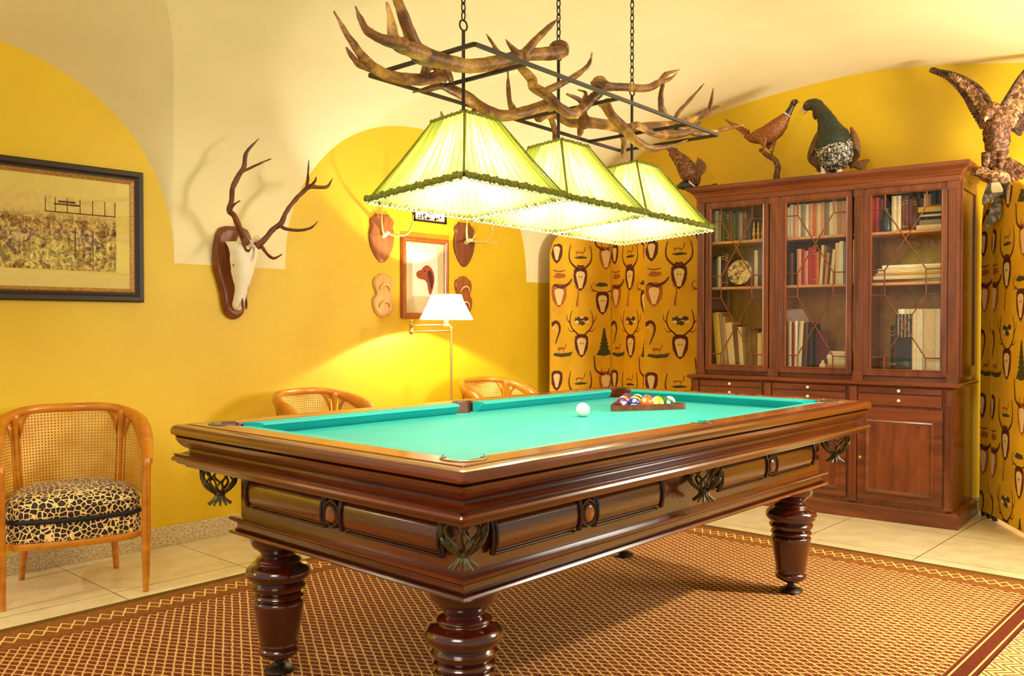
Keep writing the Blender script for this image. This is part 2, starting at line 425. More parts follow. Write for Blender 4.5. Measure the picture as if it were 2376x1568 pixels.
def copy_tree(o, parent=None):
    c = o.copy(); C.objects.link(c)
    if parent: c.parent = parent
    for ch in list(o.children): copy_tree(ch, c)
    return c
def wave_noise(o, amp, sc_=20):
    for v in o.data.vertices:
        d = noise.noise(v.co*sc_); v.co += v.normal*d*amp

# ------------------------------------------------------------------ the room
YW = 2.384                                   # left wall plane
def struct(name, mb, m, **k): return tag(mb.build(name, m, **k), kind='structure')
struct('floor', MB().box(-3.4, 3.9, -3.4, 2.6, -.06, 0), 'floor', smooth=0)
struct('wall_left', MB().box(-3.4, 3.6, YW, YW+.12, 0, 2.9), 'wall', smooth=0)
BKO = Vector((2.75, -.63, 0)); BKR = math.atan2(-1, .084)
BKX = Vector((math.cos(BKR), math.sin(BKR), 0)); BKN = Vector((-math.sin(BKR), math.cos(BKR), 0))
def bw(x, y, z): return BKO+BKX*x+BKN*y+Vector((0, 0, z))
WD = .585                                    # back wall sits this deep behind the bookcase front
o = struct('wall_back', MB().box(-3.3, 3.0, WD, WD+.12, 0, 3.1), 'wall', smooth=0)
o.location = BKO; o.rotation_euler = (0, 0, BKR)
struct('baseboard_left', MB().box(-3.4, 2.98, YW-.016, YW, 0, .1), 'granite', smooth=0, bevel=.003)
o = struct('baseboard_back', MB().box(-3.0, 2.6, WD-.016, WD, 0, .1), 'granite', smooth=0, bevel=.003)
o.location = BKO; o.rotation_euler = (0, 0, BKR)

PROF = [(2.384, 1.497), (2.382, 1.66), (2.368, 1.78), (2.345, 1.886), (2.30, 2.0), (2.23, 2.126), (2.14, 2.228), (2.03, 2.322), (1.84, 2.46), (1.6, 2.58), (1.3, 2.685), (1.0, 2.75), (.6, 2.805), (.1, 2.84), (-.4, 2.80), (-1.0, 2.71), (-1.6, 2.6), (-2.4, 2.45), (-3.3, 2.2)]
PF = catmull(PROF, 4)
def zmain(Y):
    for a, b in zip(PF, PF[1:]):
        if b[0] <= Y <= a[0]:
            return a[1]+(b[1]-a[1])*(a[0]-Y)/max(1e-6, a[0]-b[0])
    return PF[-1][1]
LUN = [(-1.452, .5), (1.389, .8)]
HW = 1.078
cols = []
xs = [-3.4, -3.0, -2.7]
for xc, k in LUN:
    xs += [xc+HW*math.sin(PI/2*t/28) for t in range(-28, 29)]
    xs += [xc+HW+.1, xc+HW+.3] if xc < 0 else [2.6, 2.9, 3.4, 3.7]
xs = sorted(set(round(x, 5) for x in xs))
barrel = MB(); lun = {0: MB(), 1: MB()}
NB = 46; bcols = []; lcols = {0: [], 1: []}
for X in xs:
    Yg = YW
    for li, (xc, k) in enumerate(LUN):
        if abs(X-xc) <= HW+1e-4:
            w = max(0, 1-abs(X-xc)/HW)                     # 0 edge .. 1 crown
            dep = HW*w/k; cap_ = 1.35
            dep = cap_*math.tanh(dep/cap_*1.05) if dep > .55 else dep
            Yg = YW-dep
            u = 1-w
            zw = 1.497+1.0*max(0, 1-u**2.15)**(1/2.15)
            zg = max(zmain(Yg), zw) if w > 0 else 1.497
            c = []
            for j in range(13):
                s_ = j/12; c.append((X, YW+(Yg-YW)*s_, zw+(zg-zw)*(s_+.25*s_*(1-s_))))
            lcols[li].append(c); break
    c = []
    for j in range(NB+1):
        s_ = j/NB
        if s_ < .7: Y = Yg+(0.0-Yg)*(1-math.cos(PI/2*s_/.7))if False else Yg+(0-Yg)*(s_/.7)**1.9
        else: Y = -3.3*(s_-.7)/.3
        c.append((X, Y, zmain(Y)))
    bcols.append(c)
barrel.grid(bcols)
for li in (0, 1): lun[li].grid(lcols[li])
co = struct('ceiling', barrel, 'ceil', smooth=60, recalc=False)
tag(co)
for li in (0, 1): struct('ceiling', lun[li], 'ceil', smooth=60, recalc=False)

# ------------------------------------------------------------------ rugs
rg = MB().box(-3.3, 1.885, -1.30, 1.574, .0005, .0095).build('rug', 'rug', smooth=0)
tag(rg, 'large brown and cream rug with a small lattice pattern, under the billiard table', 'rug')
rg2 = MB().box(-3.3, 1.885, -3.0, -1.305, .0005, .009).build('rug', 'rug2', smooth=0)
tag(rg2, 'cream and brown zigzag rug at the bottom right corner beside the lattice rug', 'rug')

# ------------------------------------------------------------------ billiard table
TL, TW = 1.251, .696
ZF = .0095
tab = empty('billiard_table', (0, 0, ZF), 0, 'carved mahogany billiard table with turquoise cloth and turned legs', 'billiard table')
def T(z): return z-ZF
def ringsweep(prof, L, W, cr=.0, closed=False):
    # prof list of (inset, z); mitred rectangular sweep, optional rounded corners
    rings = []
    for ins, z in prof:
        a, b = L-ins, W-ins; r = max(cr-ins*.4, .0005) if cr else 0
        pts = []
        if cr:
            for cx, cy, t0 in ((a-r, b-r, 0), (-a+r, b-r, 90), (-a+r, -b+r, 180), (a-r, -b+r, 270)):
                for q in range(5):
                    t = math.radians(t0+q*22.5); pts.append((cx+r*math.cos(t), cy+r*math.sin(t), z))
        else: pts = [(a, b, z), (-a, b, z), (-a, -b, z), (a, -b, z)]
        rings.append(pts)
    return rings
def sweep_mb(prof, L, W, cr=0):
    m = MB(); R = ringsweep([(i, T(z)) for i, z in prof], L, W, cr); n = len(R[0])
    R2 = R+[R[0]]
    o = len(m.v)
    for r in R: m.v += r
    k = len(R)
    for a in range(k):
        b = (a+1) % k
        for i in range(n):
            j = (i+1) % n
            p0, p1 = R[a][i], R[a][j]
            # wood grain along each side: material 0 for long sides, 1 for short
            mi = 0 if abs(p1[0]-p0[0]) >= abs(p1[1]-p0[1]) else 1
            m.f.append((o+a*n+i, o+a*n+j, o+b*n+j, o+b*n+i)); m.mi.append(mi)
    return m
# rail cap (nose, cove, lip)
capprof = [(.118, .8385), (.050, .8385), (.047, .8365), (.040, .8365), (.037, .8385), (.016, .8385), (.006, .835), (.0, .827), (-.001, .815), (.002, .808), (.018, .8045), (.018, .7995), (.012, .798), (.014, .790), (.019, .780), (.028, .770), (.038, .762),
           (.047, .757), (.048, .752), (.036, .748), (.026, .744), (.014, .742), (.012, .738), (.003, .733), (.0, .727), (.003, .721), (.014, .717), (.016, .712), (.036, .704), (.040, .698), (.075, .696), (.12, .696)]
sweep_mb(capprof, TL, TW, .02).build('rail', ['mahog', 'mahog_y'], tab, smooth=28)
sweep_mb([(.017, .8045), (.014, .802), (.017, .7995), (.02, .7995), (.02, .8045)], TL, TW).build('groove_shade', 'dark_line', tab, smooth=0)  # dark strips stand in for shade in the cap and skirt grooves
sweep_mb([(.0125, .7425), (.010, .7405), (.0125, .7385), (.016, .7385), (.016, .7425)], TL, TW).build('groove_shade', 'dark_line', tab, smooth=0)
sweep_mb([(.1376+.020, .5178), (.1376+.010, .5165), (.1376+.020, .5140), (.1376+.026, .514), (.1376+.026, .5178)], TL, TW).build('groove_shade', 'dark_line', tab, smooth=0)
sweep_mb([(.1376+.020, .4940), (.1376+.012, .4918), (.1376+.020, .4895), (.1376+.026, .4895), (.1376+.026, .494)], TL, TW).build('groove_shade', 'dark_line', tab, smooth=0)
# flat rail top in warmer wood, with pocket cut-outs
def rect_ring_piece(x0, x1, y0, y1, z0, z1): return MB().box(x0, x1, y0, y1, T(z0), T(z1))
ri, ro = .125, .052
PR = .052
PK = [(-TL+.135, -TW+.135), (TL-.135, -TW+.135), (-TL+.135, TW-.135), (TL-.135, TW-.135), (0, -TW+.105), (0, TW-.105)]
def railtop(poly):
    m = MB(); m.prism(poly, 'z', T(.832), T(.8398)); return m.build('rail_top', 'rail', tab, smooth=0)
def arc(cx, cy, r, a0, a1, n=12): return [(cx+r*math.cos(math.radians(a0+(a1-a0)*i/n)), cy+r*math.sin(math.radians(a0+(a1-a0)*i/n))) for i in range(n+1)]
L1, W1 = TL-ro, TW-ro; Li, Wi = TL-ri, TW-ri
for sy in (-1, 1):
    for sx in (-1, 1):
        cx, cy = sx*(TL-.135), sy*(TW-.135)
        # corner piece: L shape with a round bite, built in +,+ quadrant then mirrored
        def mir(poly):
            q = [(sx*x, sy*y) for x, y in poly]
            return q if sx*sy > 0 else q[::-1]
        X, Y = TL-.135, TW-.135
        bx = X-.06; by = Y-.06
        poly = [(bx, W1), (bx, Wi)]+[(X+PR*math.cos(math.radians(a)), Y+PR*math.sin(math.radians(a))) for a in range(170, -81, -10)]+[(Li, by), (L1, by), (L1, W1)]
        railtop(mir(poly[::-1]))
        # long side half
        xm = .055
        railtop(mir([(xm, Wi), (bx, Wi), (bx, W1), (xm, W1)]))
    # middle bite
    poly = [(-.055, Wi)]+[(PR*.85*math.cos(math.radians(a)), (TW-.118)+PR*.62*math.sin(math.radians(a))) for a in range(180, -1, -12)]+[(.055, Wi), (.055, W1), (-.055, W1)]
    q = [(x, sy*y) for x, y in poly]
    railtop(q if sy > 0 else q[::-1])
for sx in (-1, 1):
    by = TW-.135-.06
    q = [(sx*Li, -by), (sx*L1, -by), (sx*L1, by), (sx*Li, by)]
    railtop(q if sx > 0 else q[::-1])
# inner wooden carcase below the rail top so no gap shows
m = MB()
for sy in (-1, 1): m.box(-TL+.06, TL-.06, sy*(TW-.06), sy*(TW-.074), T(.70), T(.833))
for sx in (-1, 1): m.box(sx*(TL-.06), sx*(TL-.074), -TW+.075, TW-.075, T(.70), T(.833))
m.build('rail_core', 'leather', tab, smooth=0)
# playing bed
m = MB().box(-TL+.10, TL-.10, -TW+.10, TW-.10, T(.765), T(.795)); m.build('bed_cloth', 'cloth', tab, smooth=0)
# cushions: section swept between pockets
def cushion(p0, p1, inward, m0, m1):
    # p0,p1 along the rail's inner line; mitre m0/m1 (how much the nose is cut back)
    a = Vector(p0+(0,)); b = Vector(p1+(0,)); d = (b-a).normalized(); n = Vector(inward+(0,))
    sec = [(0, .8385), (.012, .8395), (.042, .8375), (.051, .834), (.052, .829), (.034, .815), (.016, .7955), (0, .7955)]
    mb = MB()
    r0 = [tuple(a+n*s_+d*(m0*s_/.05)+Vector((0, 0, T(z)))) for s_, z in sec]
    r1 = [tuple(b+n*s_-d*(m1*s_/.05)+Vector((0, 0, T(z)))) for s_, z in sec]
    mb.loft([r0, r1]); return mb.build('cushion', 'cloth', tab, smooth=30)
for sy in (-1, 1):
    for sx in (-1, 1):
        a, b = (.055, sy*Wi), (TL-.135-.068, sy*Wi)
        if sx < 0: a, b = (-b[0], b[1]), (-a[0], a[1]); cushion(a, b, (0, -sy), .045, .018)
        else: cushion(a, b, (0, -sy), .018, .045)
for sx in (-1, 1):
    by = TW-.135-.068
    cushion((sx*Li, -by), (sx*Li, by), (-sx, 0), .045, .045)
# pocket cups and leather backs
for (x, y) in PK:
    mid = abs(x) < .01
    mb = MB(); r = PR*.95 if not mid else PR*.8
    cy = y if not mid else (TW-.118)*(1 if y > 0 else -1)
    sgn = (1 if x > 0 else -1, 1 if y > 0 else -1)
    base = math.degrees(math.atan2(sgn[1], 0 if mid else sgn[0]))
    P = []
    for i in range(17):
        t = math.radians(base-105+210*i/16)
        P.append([(x+(r+e)*math.cos(t), cy+(r*(.75 if mid else 1)+e)*math.sin(t), T(z)) for e, z in ((0, .755), (0, .8385), (.004, .843), (.010, .8415), (.011, .836))])
    mb.grid(P); mb.build('pocket_liner', 'leather', tab, smooth=50, recalc=False)
    mb = MB(); n = 20
    mb.lathe([(r*1.02, T(.76)), (r*.9, T(.72)), (.02, T(.70))], n, (x, cy, 0)); mb.build('pocket_cup', 'leather', tab)
    mb = MB().box(x-r, x+r, cy-(.02 if mid else r), cy+(.02 if mid else r), T(.7955), T(.7958))
    if not mid:
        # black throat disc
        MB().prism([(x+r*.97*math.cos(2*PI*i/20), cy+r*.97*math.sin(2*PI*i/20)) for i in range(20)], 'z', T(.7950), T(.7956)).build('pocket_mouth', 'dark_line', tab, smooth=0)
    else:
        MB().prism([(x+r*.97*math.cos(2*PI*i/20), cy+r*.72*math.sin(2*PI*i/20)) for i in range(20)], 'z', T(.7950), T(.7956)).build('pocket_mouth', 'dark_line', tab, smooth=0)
# apron body
AI = .168
body = [(AI, .70), (AI, .532), (AI+.04, .532), (AI+.04, .70)]
sweep_mb(body, TL, TW).build('apron', ['mahog', 'mahog_y'], tab, smooth=0)
# upper bead of apron
sweep_mb([(AI-.02, .6965), (AI-.02, .690), (AI-.008, .684), (AI-.006, .678), (AI+.01, .674), (AI+.01, .6965)], TL, TW).build('apron_bead', ['mahog', 'mahog_y'], tab, smooth=28)
# skirt
sk = .1376
skirt = [(AI+.03, .5345), (sk+.012, .5345), (sk+.004, .532), (sk, .5275), (sk+.003, .521), (sk+.012, .518), (sk+.021, .5165), (sk+.021, .491), (sk+.010, .4885), (sk+.003, .487), (sk, .481), (sk+.004, .476), (AI+.06, .475)]
sweep_mb(skirt, TL, TW).build('skirt_moulding', ['mahog', 'mahog_y'], tab, smooth=28)
def bolster(p0, p1, out, zc=.620, h=.040):
    # long half-round raised panel with a thin fillet frame
    a = Vector(p0+(0,)); b = Vector(p1+(0,)); n = Vector(out+(0,)); d = (b-a).normalized()
    g = []
    for s_ in (0, 1):
        q = a if s_ == 0 else b
        ring = []
        for k in range(11):
            t = PI*(k/10); e = .017*math.sin(t)**.7+.004
            ring.append(tuple(q+n*e+Vector((0, 0, T(zc-h*math.cos(t))))))
        ring += [tuple(q-n*.004+Vector((0, 0, T(zc+h)))), tuple(q-n*.004+Vector((0, 0, T(zc-h))))]
        g.append(ring)
    mb = MB(); mb.loft(g)
    o = mb.build('raised_panel', 'mahog' if abs(d.x) > .5 else 'mahog_y', tab, smooth=50)
    mb = MB(); e = .007
    for z in (zc+h+.010, zc-h-.010):
        c0, c1 = a+n*e/2, b+n*e/2
        mb.tube([tuple(c0+Vector((0, 0, T(z))))+(e*.55,), tuple(c1+Vector((0, 0, T(z))))+(e*.55,)], 8)
    mb.build('bead', 'dark_line', o, smooth=60)
    for q, s_ in ((a, -1), (b, 1)):
        for k_, ee in ((.004, .024), (.014, .020)):
            c = q+d*s_*k_; mb = MB()
            mb.tube([tuple(c+n*.012+Vector((0, 0, T(zc-h-.006))))+(.0055,), tuple(c+n*ee+Vector((0, 0, T(zc-h*.4))))+(.0055,), tuple(c+n*ee+Vector((0, 0, T(zc+h*.4))))+(.0055,), tuple(c+n*.012+Vector((0, 0, T(zc+h+.006))))+(.0055,)], 8)
            mb.build('reed', 'dark_line', o, smooth=60)
def rosette(p, out, zc=.620):
    n = Vector(out+(0,)); q = Vector(p+(0,))+n*.0
    side = Vector((-n.y, n.x, 0))
    prof = [(.040, 0), (.040, .016), (.036, .022), (.031, .022), (.027, .017), (.024, .017), (.022, .026), (.014, .031), (.001, .032)]
    rings = []
    for r, e in prof:
        rings.append([tuple(q+n*e+side*(r*math.cos(2*PI*i/24))+Vector((0, 0, T(zc+r*1.12*math.sin(2*PI*i/24))))) for i in range(24)])
    MB().loft(rings[:5]).build('rosette', 'dark_line', tab, smooth=40)
    MB().loft(rings[5:]).build('rosette_boss', 'rail', tab, smooth=40)
ax, ay = TL-AI, TW-AI
for s_ in (-1, 1):
    y = s_*ay
    for sx in (-1, 1):
        for (u0, u1) in ((.20, .545), (.635, .98)):
            a, b = (sx*u0, y), (sx*u1, y)
            if sx < 0: a, b = b, a
            bolster(a, b, (0, s_))
        rosette((sx*.59, y), (0, s_))
    x = s_*ax
    for (u0, u1) in ((-.455, -.05), (.05, .455)): bolster((x, u0), (x, u1), (s_, 0))
    rosette((x, 0), (s_, 0))
# legs
legprof = [(.001, 0), (.046, 0), (.050, .006), (.044, .014), (.026, .020), (.015, .028), (.014, .040), (.018, .046), (.045, .050), (.060, .060), (.067, .070), (.066, .080), (.060, .086), (.062, .092), (.066, .098), (.063, .106), (.066, .112),
           (.074, .170), (.082, .225), (.084, .238), (.080, .244), (.074, .247), (.080, .252), (.086, .260), (.082, .268), (.074, .271), (.078, .276), (.090, .286), (.092, .296), (.084, .304), (.082, .308),
           (.094, .314), (.104, .326), (.107, .338), (.103, .352), (.090, .362), (.076, .366), (.072, .372), (.076, .378), (.070, .386), (.058, .392), (.056, .404), (.060, .416), (.066, .420), (.072, .426), (.082, .432), (.090, .446), (.094, .462), (.094, .4755)]
legprof = [(r, T(z+ZF) if z < .4 else T(z)) for r, z in legprof]
lg = None
for sx in (-1, 1):
    for sy in (-1, 1):
        if lg is None:
            lg = MB().lathe(legprof[6:], 48, (0, 0, 0)).build('leg', 'legw', tab, smooth=50)
            ft = MB().lathe(legprof[:7], 28, (0, 0, 0)).build('foot', 'blackw', lg, smooth=50); l_ = lg
        else: l_ = copy_tree(lg, tab)
        l_.location = (sx*(TL-.2545), sy*(TW-.2545), 0)
# pocket nets of plaited leather straps
def net():
    mb = MB(); n = 7; H = .118
    def R(t): return .052*math.sin(PI*(.5+.42*t))**.55*(1-.18*t)
    for i in range(n):
        for sgn in (-1, 1):
            pts = []
            for k in range(13):
                t = k/12
                a = 2*PI*i/n+sgn*.38*math.sin(t*PI*2.0)*(1-t*.6)
                r = .058*(1-t**3.6*.74)
                pts.append((r*math.cos(a), r*math.sin(a), -t*H*.72, .0056))
            mb.tube(pts, 6, True, .55)
    # knot and fish tail tassel
    mb.lathe([(.013, -.078), (.019, -.084), (.018, -.092), (.012, -.097)], 14)
    for i in range(12):
        a = 2*PI*i/12; c_, s_ = math.cos(a), math.sin(a)
        mb.tube([(.011*c_, .011*s_, -.092, .0042), (.018*c_, .018*s_, -.106, .0044), (.038*c_, .038*s_, -.121, .0034)], 6)
    # upper ring
    mb.tube([(.056*math.cos(2*PI*k/20), .056*math.sin(2*PI*k/20), .001, .005) for k in range(21)], 6, False)
    return mb
netp = None
for (x, y) in [(-TL+.118, -TW+.118), (TL-.118, -TW+.118), (-TL+.118, TW-.118), (TL-.118, TW-.118), (0, -TW+.108), (0, TW-.108)]:
    if netp is None: netp = net().build('pocket_net', 'leather', tab, smooth=60); k_ = netp
    else: k_ = netp.copy(); C.objects.link(k_); k_.parent = tab
    k_.location = (x, y, T(.696)); k_.rotation_euler = (0, 0, math.atan2(y, x)+PI/2 if abs(x) > .1 else 0)

# balls
def m_ball(name, c, stripe):
    t = NT(name); v = t.coord(); x = t.xyz(v)
    w = S(250, 238, 214)
    if stripe: f = t.math('LESS_THAN', t.math('ABSOLUTE', x[2]), .0155); t.col(t.mix(f, w, c))
    else: t.col(c)
    # number disc
    d = t.math('LESS_THAN', t.math('ADD', t.math('MULTIPLY', x[0], x[0]), t.math('MULTIPLY', x[2], x[2])), .0085**2)
    base = t.b.inputs['Base Color'].links[0].from_socket if t.b.inputs['Base Color'].links else c
    t.col(t.mix(d, base, w)); t.rough(.08); t.b.inputs['Coat Weight'].default_value = .6; return t.m
BR = .0286; ZB = .795+BR
def ball(name, loc, mat, label, rot, grp=None):
    o = MB().ball((0, 0, 0), BR, 28, 18).build(name, mat, smooth=180)
    o.location = loc; o.rotation_euler = rot
    return tag(o, label, 'billiard ball', grp)
ball('cue_ball', (.205, .087, ZB), plain('cue_white', S(255, 246, 232), .08, 0, .01, coat=.6), 'plain white cue ball alone in the middle of the turquoise cloth', (0, 0, 0))
cols_ = [('yellow', S(244, 190, 20)), ('blue', S(24, 50, 140)), ('red', S(196, 30, 24)), ('purple', S(90, 30, 90)), ('orange', S(236, 110, 30)), ('green', S(16, 110, 70)), ('maroon', S(130, 34, 44)), ('black', S(20, 18, 18))]
A0 = Vector((.475, .118)); B0 = Vector((.752, -.046))
dx_ = (B0-A0).normalized(); dy_ = Vector((-dx_.y, dx_.x))
fr = (A0+B0)/2
side = 5*2*BR
order = [('purple', 0), ('blue', 1), ('orange', 0), ('yellow', 1), ('green', 1), ('orange', 1), ('yellow', 0), ('maroon', 1), ('green', 0), ('red', 0), ('black', 0), ('red', 1), ('blue', 0), ('purple', 1), ('maroon', 0)]
cd = dict(cols_); k = 0
rown = ['in the front row of the rack', 'in the second row of the rack', 'in the third row of the rack', 'in the fourth row of the rack', 'at the back tip of the rack']
ballmat = {}
for r in range(5):
    for i in range(5-r):
        nm, st = order[k]; k += 1
        off = (i-(4-r)/2)*2*BR*1.002; q = fr+dx_*off+dy_*(BR+.008+r*BR*1.7321)
        key = (nm, st)
        if key not in ballmat: ballmat[key] = m_ball('ball_'+nm+('_stripe' if st else ''), cd[nm], st)
        ball('billiard_ball', (q.x, q.y, ZB), ballmat[key], ('white ball with a %s stripe ' % nm if st else 'solid %s ball ' % nm)+rown[r], (rnd.uniform(-.7, .7), rnd.uniform(-.9, .9), math.radians(-40)+rnd.uniform(-.6, .6)), 'racked billiard balls')
# triangle rack
t_in = [fr+dx_*(-(2*2*BR+BR*1.732+.004))+dy_*.0055, fr+dx_*(2*2*BR+BR*1.732+.004)+dy_*.0055]
apex = fr+dy_*(.0055+(t_in[1]-t_in[0]).length*.866)
tri = [t_in[0], t_in[1], apex]; cen = (tri[0]+tri[1]+tri[2])/3
def rnd_tri(off):
    pts = []
    for p in tri:
        d = (p-cen); q = cen+d*(1+off*2/d.length); u = (q-cen).normalized(); a0 = math.atan2(u.y, u.x)
        r = .018; c = q-u*r*2
        for t in (-60, -30, 0, 30, 60): pts.append((c.x+r*math.cos(a0+math.radians(t)), c.y+r*math.sin(a0+math.radians(t))))
    return pts
pi_, po_ = rnd_tri(.0065), rnd_tri(.0135)
mb = MB(); n = len(pi_)
R = [[(x, y, z) for x, y in P] for P, z in ((po_, .7955), (po_, .822), (pi_, .822), (pi_, .7955))]
o_ = 0
for r in R: mb.v += r
for a in range(4):
    b = (a+1) % 4
    for i in range(n):
        j = (i+1) % n; mb.f.append((a*n+i, a*n+j, b*n+j, b*n+i)); mb.mi.append(0)
tr_ = mb.build('triangle_rack', wood('rack_wood', S(84, 30, 12), S(140, 66, 28), (20, 20, 20), .25, .5), smooth=40)
tag(tr_, 'dark wooden triangle rack holding the coloured balls on the cloth', 'ball rack')

# ------------------------------------------------------------------ the antler chandelier
CHC = Vector((-.096, -.05, 0)); CT = -.029
ch = empty('antler_chandelier', (CHC.x, CHC.y, 2.84), 0, 'long iron and antler chandelier with three pleated green shades hanging over the table', 'chandelier')
def loc_z(x, z): return z+CT*x-2.84
FL, FW, FZ = .709, .243, 1.969
mb = MB()
def bar(mb, a, b, w=.011, h=.012):
    a, b = Vector(a), Vector(b); d = (b-a).normalized(); s_ = d.cross(Vector((0, 0, 1))).normalized(); u = s_.cross(d)
    rr = []
    for p in (a, b): rr.append([tuple(p+s_*w*i+u*h*j) for i, j in ((-.5, -.5), (.5, -.5), (.5, .5), (-.5, .5))])
    mb.loft(rr)
cs = [(-FL, -FW), (FL, -FW), (FL, FW), (-FL, FW)]
for i in range(4):
    a, b = cs[i], cs[(i+1) % 4]; bar(mb, (a[0], a[1], loc_z(a[0], FZ)), (b[0], b[1], loc_z(b[0], FZ)))
mb.build('iron_frame', 'iron', ch, smooth=0, bevel=.001)
RX = [-.4629-.03, 0, .4629]
for x in RX:
    mb = MB(); bar(mb, (x+.02, -FW, loc_z(x, FZ)), (x+.02, FW, loc_z(x, FZ))); mb.build('crossbar', 'iron', ch, smooth=0, bevel=.001)
for i, x in enumerate((-.515, -.025, .447)):
    zb, zt = loc_z(x, 1.835), loc_z(x, 2.115 if i != 1 else 2.14)
    rod = MB().tube([(x, 0, zb, .0058), (x, 0, zt, .0058)], 10).build('rod', 'blackw', ch, smooth=60)
    mb = MB()
    mb.tube([(x+.017*math.cos(t*PI/8), 0, zt+.017+.017*math.sin(t*PI/8), .003) for t in range(17)], 6, False)
    z = zt+.036; k = 0
    while z < -.02+.0:
        pts = []
        for t in range(13):
            a = 2*PI*t/12; u = .0075*math.cos(a); w = .017*math.sin(a)
            pts.append((x+(u if k % 2 else 0), (0 if k % 2 else u), z+.013+w, .0024))
        mb.tube(pts, 6, False); z += .0265; k += 1
    mb.build('chain', 'blackw', rod, smooth=60)
